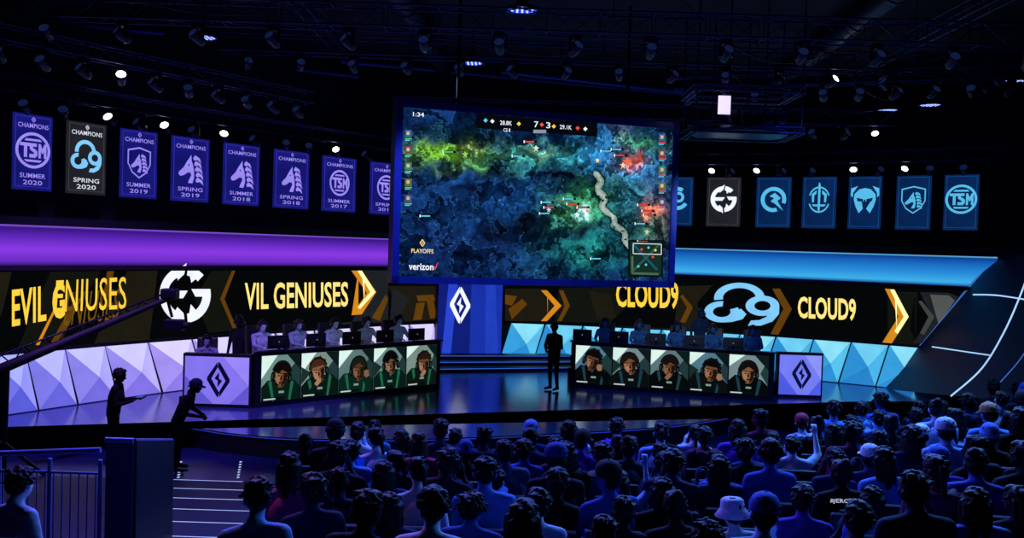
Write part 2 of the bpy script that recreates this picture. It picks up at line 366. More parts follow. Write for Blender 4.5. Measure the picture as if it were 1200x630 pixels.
# ------------------------------------------------------------------ stage
FR = [(-160, 505), (0, 500), (120, 497), (200, 497), (270, 507), (350, 513), (480, 514), (640, 508), (780, 499), (880, 484), (960, 472), (1060, 470), (1180, 474), (1290, 482)]
front = [G(x, y, .6) for x, y in cat2(FR)]
def platform(front, z0, z1, mat, edge):
    bk = [(*p, 0) for p in curve(.05)]
    xs = [proj((p[0], p[1], z1))[0] for p in bk]
    back = [Vector((p[0], p[1], z1)) for p, x in zip(bk, xs) if -160 < x < 1290][::3]
    m = MB(); ring = [(p.x, p.y, z1) for p in front]+[tuple(p) for p in back[::-1]]
    m.add(ring, [list(range(len(ring)))], mat)
    n = len(front); m.add([(p.x, p.y, z) for z in (z0, z1) for p in front], [(i, i+1, n+i+1, n+i) for i in range(n-1)], edge)
    return m
GLOSS = pm('#5c68b0', .17, .6, 9., .35, .06, spec=.9)
root = empty('stage', label='glossy black curved stage with edge highlights drawn as thin blue glowing strips', cat='stage')
platform(front, .2, .6, GLOSS, BLK2).build('deck', root)
fr2 = [G(x, y+9, .42) for x, y in cat2(FR)]
platform(fr2, .2, .42, pm('#12183a', .3), BLK).build('lower_step', root)
m = MB()
for i in range(10, len(front)-12):
    m.tube(front[i]+Vector((0, -.01, -.03)), front[i+1]+Vector((0, -.01, -.03)), .008, em('#2a3cc8', .8), 5)  # added glowing strip standing in for highlights on the stage edge
m.build('edge_glow', root)
def deskpts(pA, pB): return G(pA[0], pA[1], .6), G(pB[0], pB[1], .6)
LA, LBp = deskpts((298, 478), (515, 454)); RA, RB = deskpts((668, 453), (906, 470))
RZ = .98
def riser(A, B, label):
    d = (B-A); n = Vector((-d.y, d.x, 0)).normalized()
    m = MB(); c = (A+B)/2+n*1.95; rz = Matrix.Rotation(math.atan2(d.y, d.x), 3, 'Z')
    m.box((c.x, c.y, (.6+RZ)/2), (d.length+.5, 2.0, RZ-.6), pm('#0c1020', .4), rz); o = m.build('stage_riser'); origin(o, (c.x, c.y, .6)); tag(o, label, 'riser')
riser(LA, LBp, 'black riser carrying the players behind the left desk'); riser(RA, RB, 'black riser carrying the players behind the right desk')
for i, (z1, lab) in enumerate(((.72, 'lowest'), (.84, 'middle'), (.96, 'topmost'))):
    A = wpt(508, .7, 1.9-.46*i); B = wpt(668, .7, 1.9-.46*i); d = B-A; rz = Matrix.Rotation(math.atan2(d.y, d.x), 3, 'Z')
    c = (A+B)/2+Vector((0, .2, 0)); m = MB(); m.box((c.x, c.y, (.6+z1)/2), (d.length, .42, z1-.6), pm('#0e1530', .35), rz)
    o = m.build('stage_step'); m2 = MB(); m2.box(Vector((c.x, c.y, z1-.03))-Vector((0, .215, 0)), (d.length, .01, .02), em('#2e6ce0', .9), rz); m2.build('edge_glow', o); origin(o, (c.x, c.y, .6))
    tag(o, '%s dark step with blue edge light in front of the centre column' % lab, 'step')

# ------------------------------------------------------------------ desks
def portrait(a, f, team, i):
    rr = random.Random(50+i+team*9)
    bg = em(['#7fa39e', '#8ea69c', '#6c8c8a'][i % 3], .7) if team == 0 else em(['#5f8ca4', '#86a0a6', '#6c8890'][i % 3], .7)
    a.poly([f(-1, -1), f(1, -1), f(1, 1), f(-1, 1)], bg, 1)
    a.poly([f(-1, .1*i), f(-.2, 1), f(-1, 1)], em('#def8f0', .95), 2); a.poly([f(1, -.5), f(1, .9), f(.2+.1*i, .1)], em('#243f40', .8), 2); a.poly([f(.3, 1), f(1, .3), f(1, 1)], em('#0e1e20', .8), 3)
    if i % 2: a.poly([f(-1, -.4), f(-.5, .1), f(-1, .4)], em('#1c3430', .8), 3)
    jer = em(['#07201a', '#0b1a16', '#0a2820'][i % 3], .9) if team == 0 else em(['#060a0c', '#0a1012'][i % 2], .9); acc = em('#236e50', .8) if team == 0 else em('#1f424c', .8)
    tx = rr.uniform(-.14, .14); hy = rr.uniform(.0, .18); sl = rr.uniform(-.12, .12)
    a.poly([f(-1, -1), f(-1, -.4+sl), f(-.7, -.12+sl), f(-.2+tx, -.04), f(.2+tx, -.04), f(.7, -.12-sl), f(1, -.4-sl), f(1, -1)], jer, 3)
    a.poly([f(-.66, -.2+sl), f(-.5, -.1+sl), f(-.34, -1), f(-.45, -1)], acc, 4); a.poly([f(.66, -.2-sl), f(.5, -.1-sl), f(.38, -1), f(.5, -1)], acc, 4); a.rect(*f(-.12, -.68), *f(.16, -.58), em('#9cc0ac', .6), 4); a.poly([f(tx-.2, -.08), f(tx+.2, -.08), f(tx+.02, -.42)], acc, 4)
    sk = em(['#8a583a', '#9c6a4a', '#704630', '#906246', '#845436'][(i+team*2) % 5], .58); skl = em(['#b88260', '#c49070', '#a07054'][i % 3], .65); skd = em('#2c1a14', .6)
    hair = em([['#100c0a', '#4a2818', '#1c2018', '#0c0a0a', '#2c1a12'], ['#0e0c0c', '#201612', '#181210', '#0c0a0c', '#14100e']][team][i], .8)
    g = (lambda ro: (lambda x, y: f(tx+1.16*(x*cos(ro)-y*sin(ro)), hy+1.16*(x*sin(ro)+y*cos(ro)))))(rr.uniform(-.28, .28))
    a.poly([g(-.15, -.1), g(.15, -.1), f(tx+.18, -.22), f(tx-.18, -.22)], skd, 4)
    a.poly([g(.3*cos(t)*(1 if sin(t) > 0 else .86), .4*sin(t)-.02) for t in [2*pi*k/24 for k in range(24)]], sk, 5)
    a.poly([g(-.26, .1), g(-.05, .12), g(-.03, -.14), g(-.1, -.3), g(-.22, -.16)], skl, 5.5)
    a.poly([g(.04, -.4), g(.2, -.26), g(.28, -.02), g(.29, .16), g(.12, .14), g(.1, -.1)], skd, 6)
    st = (i+team) % 3
    if st == 0: a.poly([g(-.34, -.02), g(-.4, .34), g(-.22, .56), g(.15, .6), g(.38, .38), g(.34, -.02), g(.26, .16), g(0, .26), g(-.16, .1), g(-.28, .16)], hair, 7)
    elif st == 1: a.poly([g(-.33, .06), g(-.42, .3), g(-.34, .5), g(-.2, .48), g(-.1, .66), g(.02, .56), g(.18, .66), g(.24, .5), g(.42, .44), g(.33, .04), g(.24, .24), g(-.24, .24)], hair, 7)
    else: a.poly([g(-.4, -.3), g(-.46, .2), g(-.3, .52), g(0, .62), g(.3, .52), g(.46, .2), g(.4, -.3), g(.3, -.1), g(.28, .14), g(.06, .3), g(-.04, .3), g(-.28, .12), g(-.3, -.1)], hair, 7)
    for s in (-1, 1):
        a.poly([g(s*.12-.07, .03), g(s*.12, .06), g(s*.12+.07, .03), g(s*.12, -.01)], em('#0c0808', .7), 7.5)
        a.poly([g(s*.12-.09, .1), g(s*.12+.09, .1), g(s*.12+.08, .14), g(s*.12-.08, .14)], hair, 7.5)
    a.poly([g(-.03, .02), g(.02, .02), g(.05, -.12), g(-.05, -.12)], skd, 6.5); a.poly([g(-.09, -.21), g(.09, -.2), g(.06, -.26), g(-.06, -.26)], em('#3a1612', .7), 7)
    a.ring(g, 0, .06, .48, .57, em('#101416', .8), 8, 15, 165, 12, asp=.82)
    for s in (-1, 1): a.poly([g(s*.38+.1*cos(t), -.02+.2*sin(t)) for t in [2*pi*k/12 for k in range(12)]], em('#0a0d0e', .8), 8.5); a.poly([g(s*.4+.04*cos(t), -.02+.1*sin(t)) for t in [2*pi*k/10 for k in range(10)]], em('#2c3a3c', .8), 8.8)
    a.poly([g(-.36, -.14), g(-.3, -.17), g(-.08, -.32), g(-.08, -.37), g(-.14, -.36)], em('#0a0d0e', .8), 8.6)
    if (i*2+team) % 3 == 1:
        a.poly([f(.95, -1), f(.98, -.6), f(.62, -.3), f(.5, -.05+hy*.4), f(.34, -.1+hy*.4), f(.42, -.45), f(.6, -.8), f(.6, -1)], jer, 9); a.poly([g(.3, .0), g(.5, .02), g(.56, -.22), g(.4, -.3), g(.28, -.2)], skl, 9.5)
    elif (i*2+team) % 3 == 2:
        a.poly([f(-.75, -.9), f(-.3, -.35), f(-.12, -.42), f(-.4, -1)], jer, 9); a.poly([f(tx-.24, hy-.5), f(tx-.02, hy-.24), f(tx+.14, hy-.26), f(tx+.12, hy-.42), f(tx-.08, hy-.62)], skl, 9.5)
    a.poly([f(-.98, -.97), f(.2, -.97), f(.2, -.83), f(-.98, -.83)], em('#0a1010', .8), 10); a.poly([f(-.9, -.93), f(-.3, -.93), f(-.3, -.87), f(-.9, -.87)], em('#d8e4e4', .8), 11)
def desk(A, B, team, side):
    d = B-A; L = d.length; u = d.normalized(); n = Vector((-u.y, u.x, 0)); rz = Matrix.Rotation(math.atan2(u.y, u.x), 3, 'Z')
    root = empty('player_desk', label='long black player desk on the %s with five lit portrait panels' % side, cat='desk', group='player desks')
    m = MB(); c = (A+B)/2
    m.box((c+n*.06+Vector((0, 0, .615))), (L, .12, 1.23), BLK2, rz); m.build('front', root)
    m = MB(); m.rbox(c+n*.45+Vector((0, 0, 1.02)), (L, .86, .05), pm('#10131f', .3), .012, rz); m.build('countertop', root)
    m = MB(); m.box(c+n*.03+Vector((0, 0, 1.24)), (L+.06, .2, .03), pm('#1b1f30', .3), rz); m.build('top_trim', root)
    for s in (-1, 1): m = MB(); m.box(c+u*(s*(L/2-.03))+n*.45+Vector((0, 0, .5)), (.05, .84, 1.), BLK2, rz); m.build('side_panel', root)
    mm = lambda a_, b_, off=0: A+u*a_+Vector((0, 0, b_))-n*off
    mg = .1; w = (L-.15-mg)/5
    for i in range(5):
        x0 = mg+.02+w*i; fm_ = sub(x0+w/2, .63, w*.485, .51)
        m = MB(); m.box(mm(x0+w/2, .63, .01), (w*.98, .03, 1.05), BLK, rz); dp = m.build('display_panel', root)
        clip = lambda a_, b_, off=0, x0=x0: mm(min(max(a_, x0+w*.015), x0+w*.985), b_, off+.027)
        a = Art(clip, .0025); portrait(a, fm_, team, i); a.build('portrait', dp)
    place(root, c)
    return u, n, L
ul, nl, Ll = desk(LA, LBp, 0, 'left'); ur, nr, Lr = desk(RA, RB, 1, 'right')
def logopanel(x0, x1, yb, yt, bgs, side, ink):
    A = G(x0, yb, .6); B = W(x1, yb, A.y); B.z = .6; Ht = (yb-yt)/F*A.y
    d = B-A; root = empty('emblem_panel', label='square lit emblem panel standing beside the %s desk' % side, cat='sign', group='emblem panels beside the desks')
    c = (A+B)/2; m = MB(); m.box(c+Vector((0, .1, Ht/2)), (d.length+.1, .18, Ht+.04), BLK2); m.build('cabinet', root)
    fr = frame(A+Vector((0, 0, .08)), d, (0, 0, Ht-.12))
    a = Art(fr, .01); a.rect(0, 0, 1, 1, bgs[0], 1); a.poly([(0, 0), (.45, 0), (0, .6)], bgs[1], 2); a.poly([(1, 1), (.6, 1), (1, .4)], bgs[2], 2); a.poly([(1, 0), (.7, 0), (1, .4)], bgs[1], 2); a.build('light_face', root)
    a = Art(fr, .01); lcs(a, sub(.53, .52, .24*1.15*Ht/d.length, .38), ink, 3); a.build('emblem', root)
    place(root, c)
logopanel(216, 291, 476, 414, [em('#8474ee', 1.), em('#6458d4', .95), em('#9a88fa', 1.)], 'left', em('#0b0838', .9))
logopanel(912, 961, 465, 413, [em('#747cf2', 1.), em('#505ce4', 1.), em('#8c94fc', 1.)], 'right', em('#0a1048', .9))

# ------------------------------------------------------------------ big screen
Pl = W(461, 224, 17.0); Pr = W(791.5, 240, 19.0)
Pl.z = 0; Pr.z = 0
root = empty('hanging_game_screen', label='huge hanging screen showing a dark blue and green battle map', cat='screen')
U = Pr-Pl; n = Vector((U.y, -U.x, 0)).normalized(); rzs = Matrix.Rotation(math.atan2(U.y, U.x), 3, 'Z')
c = (Pl+Pr)/2; zb, zt = 3.52, 7.16; w = U.length
m = MB(); m.box(Vector((c.x, c.y, (zb+zt)/2))-n*.2, (w, .4, zt-zb), BLK2, rzs); m.build('housing', root)
m = MB(); FRM = pm('#3a48a0', .35, .2)
fr = frame(Pl+Vector((0, 0, zb)), U, (0, 0, zt-zb))
b = .14
for z in (zb+b/2, zt-b/2): m.box(Vector((c.x, c.y, z))+n*.03, (w, .1, b), FRM, rzs)
for p in (Pl, Pr): m.box(Vector((p.x, p.y, (zb+zt)/2))+n*.03+(c-p).normalized()*b/2, (b, .1, zt-zb), FRM, rzs)
m.build('frame', root)
for s in (.2, .8):
    p = Pl+U*s; m = MB(); m.tube((p.x, p.y, zt), (p.x, p.y, 9.6), .03, METAL); m.build('hanging_pole', root)
def vn(X, Y, sc, seed):
    rs = np.random.RandomState(seed); g = rs.rand(200, 200); x = X/sc+20; y = Y/sc+20; xi = np.floor(x).astype(int); yi = np.floor(y).astype(int); fx = x-xi; fy = y-yi
    fx = fx*fx*(3-2*fx); fy = fy*fy*(3-2*fy); xi %= 199; yi %= 199
    return (g[xi, yi]*(1-fx)+g[xi+1, yi]*fx)*(1-fy)+(g[xi, yi+1]*(1-fx)+g[xi+1, yi+1]*fx)*fy
nx, ny = 560, 340
s_, t_ = np.meshgrid(np.linspace(0, 1, nx), np.linspace(0, 1, ny)); X = 472+313*s_; Y = (128+24*s_)*(1-t_)+(323+6*s_)*t_
wx_ = X+16*(vn(X, Y, 16, 21)-.5)+8*(vn(X, Y, 6, 22)-.5); wy_ = Y+16*(vn(X, Y, 16, 23)-.5)+8*(vn(X, Y, 6, 24)-.5)
det = .4*vn(wx_, wy_*1.3, 17, 1)+.28*vn(wx_, wy_, 7, 2)+.2*vn(X, Y, 3, 3)+.12*vn(X, Y, 1.5, 4)
det = np.clip((det-.3)/.4, 0, 1); det2 = np.clip(.45*vn(wx_, wy_, 7, 5)+.33*vn(X, Y, 2.6, 6)+.22*vn(X, Y, 1.2, 7), 0, 1)
Cc = np.zeros((ny, nx, 3)); Cc[:] = lin('#0b2450'); Cc *= (.22+1.0*det**1.3)[..., None]
def blob(x, y, rx, ry, hx, k=1., ang=0., p=1.):
    c_, n_ = cos(ang), sin(ang); a_ = ((wx_-x)*c_+(wy_-y)*n_)/rx; b_ = (-(wx_-x)*n_+(wy_-y)*c_)/ry
    wgt = np.exp(-(a_*a_+b_*b_)**p)*k; wgt = np.clip(wgt*(.5+.9*det), 0, 1)[..., None]
    Cc[:] = Cc*(1-wgt)+np.array(lin(hx))*wgt*(.3+1.5*det2*det)[..., None]
for bb in [(600, 235, 75, 50, '#0f366e', .9), (530, 240, 40, 60, '#103468', .9), (640, 280, 50, 40, '#113656', .8), (515, 182, 40, 12, '#6aa82a', 1.2), (560, 186, 24, 11, '#66a432', 1.1), (530, 160, 50, 12, '#0e2e36', .8), (600, 187, 40, 12, '#3f9c88', 1.), (650, 183, 30, 13, '#2f92a0', 1.1), (628, 178, 13, 7, '#8fe0b0', .9), (700, 180, 24, 24, '#2878b8', 1.), (722, 178, 14, 26, '#6a4a68', .6), (745, 172, 30, 12, '#3a8a4c', .9), (735, 195, 18, 20, '#2a7ab0', .9),
          (690, 236, 42, 26, '#2f804c', 1.), (655, 250, 22, 16, '#449a66', .9), (735, 235, 28, 22, '#2a7890', 1.), (762, 254, 16, 26, '#8a5444', .9), (690, 295, 50, 20, '#14605e', 1.), (755, 270, 22, 14, '#2c7462', .9), (770, 200, 12, 30, '#2f689c', .8), (575, 200, 18, 10, '#030814', 1.2), (575, 275, 24, 14, '#040916', 1.2), (605, 262, 26, 9, '#050d1e', 1.1), (545, 225, 20, 8, '#050e26', 1.1), (530, 292, 60, 26, '#0a1a44', .7), (640, 210, 34, 7, '#060e22', 1.1), (676, 270, 14, 10, '#06141c', 1.), (715, 225, 9, 14, '#06181c', .9), (675, 248, 9, 6, '#a8f0f0', .9), (545, 178, 6, 4, '#d8f880', .8), (735, 188, 9, 8, '#f06848', 1.), (762, 248, 9, 5, '#f08060', .9), (643, 244, 5, 4, '#90c0ff', .9)]: blob(*bb)
tw = .55*vn(wx_, wy_*1.2, 20, 31)+.3*vn(wx_, wy_, 8, 32)+.15*vn(X, Y, 3, 33)
inside = 1/(1+np.exp(-(tw-.54)/.006)); rim = np.exp(-((tw-.535)/.009)**2)*(.4+.9*vn(X, Y, 9, 35))
Cc *= (1-.68*inside)[..., None]; Cc += (rim*.7)[..., None]*(Cc+np.array([.006, .025, .04]))*1.8
tw2 = .6*vn(wx_, wy_, 8, 41)+.4*vn(X, Y, 3, 42); rim2 = np.exp(-((tw2-.6)/.012)**2); Cc *= (1+1.1*rim2-.5*(tw2 > .6))[..., None]
dots = vn(X, Y, 1.7, 51) > .86; Cc[dots] *= 1.8
lane = np.array(smooth([(690, 202), (697, 212), (693, 222), (703, 232), (700, 243), (713, 253), (716, 264), (728, 272), (730, 284), (739, 292)], 4))
dm = np.full(X.shape, 1e9); al = np.zeros(X.shape); acc_ = 0.
for i in range(len(lane)-1):
    p, q = lane[i], lane[i+1]; v = q-p; tt = np.clip(((X-p[0])*v[0]+(Y-p[1])*v[1])/(v@v), 0, 1); dd = np.hypot(X-p[0]-v[0]*tt, Y-p[1]-v[1]*tt)
    kk = dd < dm; dm[kk] = dd[kk]; ll_ = float(np.linalg.norm(v)); al[kk] = (acc_+tt*ll_)[kk]; acc_ += ll_
wid = 3.4*(.55+.9*vn(X, Y, 8, 61)); core = (dm < wid) & (vn(X, Y, 5, 62) > .28)
shade = (.2+.9*det2)*(1-.13*dm)
Cc[core] = (np.array(lin('#94a89e'))[None, None]*shade[..., None])[core]
edge = (dm >= wid) & (dm < wid+1.6); Cc[edge] *= .3
Cc = np.clip(Cc*1.75, 0, 1)
fs = [(j*nx+i, j*nx+i+1, (j+1)*nx+i+1, (j+1)*nx+i) for j in range(ny-1) for i in range(nx-1)]
bu, bv = b/w, b/(zt-zb)
A0 = np.array(fr(bu, 1-bv, .03)); Du = np.array(fr(1-bu, 1-bv, .03))-A0; Dv = np.array(fr(bu, bv, .03))-A0
vv = A0+s_[..., None]*Du+t_[..., None]*Dv
me = bpy.data.meshes.new('display'); me.from_pydata(vv.reshape(-1, 3).tolist(), [], fs)
ca = me.color_attributes.new('Col', 'FLOAT_COLOR', 'POINT'); ca.data.foreach_set('color', np.concatenate([Cc.reshape(-1, 3), np.ones((nx*ny, 1))], 1).ravel().astype(np.float32))
me.materials.append(vcm('game_picture', 1.1)); dsp = link('display', me, root)
sm = pixplane(fr(0, 0, .035), n)
RED = em('#e8443a', 1.1); GRN = em('#58d468', 1.); CYN = em('#58c8e8', 1.1); DK = em('#05080f', 1.)
def SA(): return Art(sm, .0006)
for x, y, c_ in [(622, 166, RED), (608, 183, CYN), (642, 237, CYN), (640, 250, CYN), (672, 239, RED), (684, 243, RED), (712, 177, CYN), (728, 182, RED), (755, 240, RED), (760, 247, RED), (752, 262, CYN), (762, 252, RED), (755, 283, RED), (668, 233, CYN), (645, 243, RED), (527, 178, GRN), (500, 253, CYN), (724, 175, CYN), (700, 303, CYN)]:
    a = SA(); a.rect(x-7, y-1.4, x+7, y+1.2, DK, 1); a.rect(x-6.4, y-.8, x+4, y+.7, c_, 2); a.rect(x-8.4, y-1.6, x-7, y+1.4, WHT, 2); a.build('health_bar', dsp)
for x, y, r, mt in [(628, 174, 4, em('#d8e8b0', 1.)), (545, 181, 4, em('#a8d060', 1.)), (735, 190, 6, em('#f07048', 1.)), (730, 194, 4, em('#ffd0a8', 1.)), (676, 252, 4, em('#d8ffff', 1.)), (643, 246, 3, em('#c0d8ff', 1.)), (757, 255, 4, em('#ffb090', 1.)), (758, 272, 3.4, em('#f0d0a0', 1.)), (700, 188, 3, em('#ffe8a0', 1.)), (560, 258, 4, em('#2a5a90', .8)), (688, 247, 2.6, em('#ff8060', 1.))]:
    a = SA(); f = sub(x, y, r, -r); a.poly([f(-.6, -1), f(-.3, 0), f(-1, .3), f(-.3, .5), f(0, 1), f(.4, .5), f(1, .2), f(.4, -.1), f(.6, -1), f(0, -.4)], mt, 2); a.build('unit_marker', dsp)
a = SA(); a.poly([(558, 133), (700, 144), (700, 160), (558, 150)], DK, 1)
for t, x0, y0, x1, y1 in [('7', 626, 142, 631, 149), ('3', 640, 143, 645, 150), ('28.8K', 586, 141, 600, 146), ('29.1K', 656, 146, 670, 151), ('CS 8', 590, 150, 598, 154)]:
    sl = .07*(x1-x0); a.text(t, [(x0, y0), (x1, y0+sl), (x1, y1+sl), (x0, y1)], WHT, 3, .01)
for x, y, c_ in [(569, 141, CYN), (577, 142, WHT), (608, 145, GOLD), (635, 146, em('#ff5040', 1.)), (649, 148, GOLD), (677, 150, RED), (686, 151, WHT)]:
    f = sub(x, y, 2.6, -2.6); a.poly([f(-1, 0), f(0, 1), f(1, 0), f(0, -1)], c_, 3)
a.rect(625, 152, 640, 156, em('#a8b4c0', .7), 3); a.build('score_bar', dsp)
a = SA(); a.text('1:34', [(484, 131), (497, 132), (497, 137), (484, 136)], WHT, 3, .01); a.build('timer_lettering', dsp)
for k in range(5):
    for sx, sl in ((474.5, 0), (772, 3)):
        a = SA(); y = 152+k*19+sl*1.5; a.rect(sx, y, sx+8, y+9, em(['#3a5f8a', '#7a4a4a', '#4a7a5a', '#6a6a3a', '#5a4a7a'][k], 1.), 2); a.rect(sx, y+10, sx+8, y+11.4, GRN if sx < 500 else RED, 3); a.rect(sx, y+12, sx+6, y+13, CYN, 3); a.rect(sx+2, y+2, sx+5.5, y+6, em('#d0c8b0', .9), 3); a.build('player_icon', dsp)
a = SA(); a.rect(736, 281, 777, 324, em('#0a1014', 1.), 2); a.rect(738, 283, 775, 322, em('#123026', 1.), 3)
for p, q, mt in [((740, 319), (773, 286), em('#31584a', 1.)), ((741, 300), (741, 320), em('#4e6b52', 1.)), ((741, 320), (772, 321), em('#4e6b52', 1.)), ((742, 286), (770, 316), em('#1f5672', 1.))]: a.line(p, q, 2.6, mt, 4)
for p, q in [((742, 285), (775, 286)), ((775, 286), (775, 298)), ((775, 298), (742, 297)), ((742, 297), (742, 285))]: a.line(p, q, .8, WHT, 5)
for x, y, c_ in [(752, 292, RED), (760, 290, CYN), (765, 301, RED), (757, 310, CYN), (748, 312, CYN), (768, 293, GOLD)]: a.disc(sub(x, y, 1.5, -1.5), 0, 0, 1, 1, c_, 6, 8)
a.build('minimap', dsp)
a = SA(); a.text('verizon', [(479, 308), (508, 309), (508, 316.5), (479, 316)], WHT, 3, .02); a.line((508.5, 312), (510, 315.5), 1, RED, 3); a.line((510, 315.5), (513, 307.5), 1, RED, 3); a.build('sponsor_lettering', dsp)
a = SA(); a.text('PLAYOFFS', [(482, 291), (508, 292), (508, 297), (482, 296)], em('#f0d48c', 1.1), 3, .02); lcs(a, sub(495, 284.5, 4, -4.5), em('#f0d48c', 1.1), 3); a.build('playoffs_lettering', dsp)
place(root, (c.x, c.y, zb))

# ------------------------------------------------------------------ banners
def shield(a, f, mt, w_, L):
    P = [(-.8, .75), (0, .95), (.8, .75), (.8, -.1), (.5, -.65), (0, -1), (-.5, -.65), (-.8, -.1)]
    Q = [(x*(1-w_), y*(1-w_)) for x, y in P]
    for i in range(8): j = (i+1) % 8; a.poly([f(*P[i]), f(*P[j]), f(*Q[j]), f(*Q[i])], mt, L)
def horse(a, f, mt, bg, L):
    # head facing left; mane as five separate swept stripes
    a.poly([f(*p) for p in [(-.3, .4), (-.52, .02), (-.86, -.3), (-.9, -.46), (-.76, -.58), (-.5, -.5), (-.24, -.32), (-.02, -.3), (.04, -.5), (-.1, -.74), (-.2, -1), (.14, -1), (.26, -.6), (.24, -.16), (.16, .2), (.04, .46), (.02, .86), (-.14, .62)]], mt, L)
    for k in range(5):
        y = .66-.36*k; x = .16+.07*min(k, 3)
        a.poly([f(x, y), f(x+.14, y+.2), f(x+.5, y+.02), f(x+.6, y-.3), f(x+.34, y-.1), f(x+.06, y-.14)], mt, L)
    a.poly([f(-.26, .2), f(-.08, .26), f(-.16, .1)], bg, L+1)
def tsm(a, f, mt, L):
    a.ring(f, 0, 0, .84, 1., mt, L)
    a.poly([f(-.74, .4), f(-.08, .4), f(-.08, .22), f(-.34, .22), f(-.34, -.4), f(-.52, -.4), f(-.52, .22), f(-.74, .22)], mt, L)
    a.poly([f(.2, .4), f(-.04, .4), f(-.2, .24), f(-.2, .06), f(-.06, -.06), f(.04, -.1), f(.04, -.2), f(-.22, -.2), f(-.22, -.4), f(.12, -.4), f(.24, -.26), f(.24, -.04), f(.12, .08), f(-.02, .14), f(-.02, .22), f(.2, .22)], mt, L+.5)
    a.poly([f(.3, -.4), f(.3, .4), f(.42, .4), f(.53, .12), f(.64, .4), f(.76, .4), f(.76, -.4), f(.62, -.4), f(.62, .0), f(.56, -.14), f(.5, -.14), f(.44, .0), f(.44, -.4)], mt, L+.5)
    a.poly([f(-.5, .52), f(.5, .52), f(.4, .64), f(-.4, .64)], mt, L); a.poly([f(-.5, -.52), f(.5, -.52), f(.4, -.64), f(-.4, -.64)], mt, L)
def fly(a, f, mt, L):
    a.ring(f, 0, 0, .66, .95, mt, L, -20, 290); a.poly([f(-.3, .25), f(.1, .5), f(.55, .1), f(.3, -.1), f(.75, -.85), f(.1, -.3), f(-.2, -.15), f(.05, .1)], mt, L+1)
def gg(a, f, mt, L):
    a.ring(f, 0, 0, .85, .97, mt, L, 20, 160, asp=.8); a.ring(f, 0, 0, .85, .97, mt, L, 200, 340, asp=.8)
    a.poly([f(-.08, 1.1), f(0, 1.3), f(.08, 1.1), f(.08, -.7), f(0, -.95), f(-.08, -.7)], mt, L+1); a.poly([f(-.5, -.35), f(.5, -.35), f(.4, -.5), f(-.4, -.5)], mt, L+1)
    for s in (-1, 1): a.poly([f(s*.2, .7), f(s*.55, .4), f(s*.5, -.2), f(s*.36, -.2), f(s*.36, .3), f(s*.2, .45)], mt, L)
def imt(a, f, mt, L, bg):
    a.poly([f(*p) for p in [(0, .84), (.4, .74), (.72, .4), (.76, 0), (.62, -.5), (.38, -.98), (.16, -.7), (0, -.62), (-.16, -.7), (-.38, -.98), (-.62, -.5), (-.76, 0), (-.72, .4), (-.4, .74)]], mt, L)
    for s in (-1, 1): a.poly([f(s*.5, .98), f(s*.96, .82), f(s*.98, .3), f(s*.84, .16), f(s*.82, .5)], mt, L)
    a.poly([f(-.56, .14), f(-.12, .04), f(-.1, -.7), f(.1, -.7), f(.12, .04), f(.56, .14), f(.5, -.12), f(.2, -.14), f(.06, -.7), f(-.06, -.7), f(-.2, -.14), f(-.5, -.12)], bg, L+1)
    a.poly([f(-.06, .0), f(.06, .0), f(.1, -.72), f(-.1, -.72)], bg, L+1.3)
def crescent(a, f, mt, L):
    a.ring(f, 0, 0, .6, .9, mt, L, 60, 330); a.ring(f, .1, .1, .2, .42, mt, L, -120, 120)
def banner(p0, p1, bg, fg, emb, top, l1, l2, label, grp):
    A = wpt(p0, 5.9, .55); B = wpt(p1, 5.9, .55); d = B-A; z0, z1 = 5.15, 6.68
    A.z = z0; hgt = z1-z0; root = empty('hanging_banner', label=label, cat='banner', group=grp)
    fr = frame(A, Vector((d.x, d.y, 0)), (0, 0, hgt))
    m = MB(); vs = []; nseg = 6
    for i in range(nseg+1):
        for j in range(9): vs.append(fr(i/nseg, j/8, .004*sin(i*2.1+j)))
    m.add(vs, [(i*9+j, (i+1)*9+j, (i+1)*9+j+1, i*9+j+1) for i in range(nseg) for j in range(8)], bg[0], True)
    m.build('cloth', root)
    asp = hgt/d.length
    a = Art(fr, .008)
    a.rect(.06, .04, .94, .05, bg[1], 2); a.rect(.06, .95, .94, .96, bg[1], 2); a.rect(.06, .04, .08, .96, bg[1], 2); a.rect(.92, .04, .94, .96, bg[1], 2)
    if top: a.tbox('CHAMPIONS', .12, .81, .88, .87, fg, 3, .01); lcs(a, sub(.5, .92, .035*asp, .035), fg, 3)
    if l1: a.tbox(l1, .18, .16, .82, .22, fg, 3, .01); a.tbox(l2, .26, .07, .74, .13, fg, 3, .01)
    a.build('lettering', root)
    a = Art(fr, .008); cy_ = .52 if l1 else .55; k = .235 if l1 else .26
    emb(a, sub(.5, cy_, k*asp*.98, k), fg, bg[2]); a.build('emblem', root)
    m = MB(); e0 = fr(-.03, 1.0, 0); e1 = fr(1.03, 1., 0); m.tube(e0, e1, .02, METAL)
    for s in (.1, .9): p = fr(s, 1, 0); m.tube(p, p+Vector((0, 0, .36)), .006, METAL, 5)
    m.build('hanging_rod', root)
    place(root, A+d/2)
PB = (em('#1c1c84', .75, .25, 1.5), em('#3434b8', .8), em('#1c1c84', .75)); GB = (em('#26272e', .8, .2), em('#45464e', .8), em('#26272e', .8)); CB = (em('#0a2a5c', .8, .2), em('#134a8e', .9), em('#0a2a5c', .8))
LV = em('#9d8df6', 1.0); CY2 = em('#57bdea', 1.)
E_t = lambda a, f, fg, bg: tsm(a, f, fg, 3); E_h = lambda a, f, fg, bg: horse(a, f, fg, bg, 3)
def E_sh(a, f, fg, bg): shield(a, f, fg, .1, 3); horse(a, (lambda x, y: f(x*.62, y*.62)), fg, bg, 3)
E_c = lambda a, f, fg, bg: c9(a, f, SKYB, 3); E_e = lambda a, f, fg, bg: eg(a, f, WHT, bg, 3)
GL, GR = 'champion banners hanging on the left', 'team banners hanging on the right'
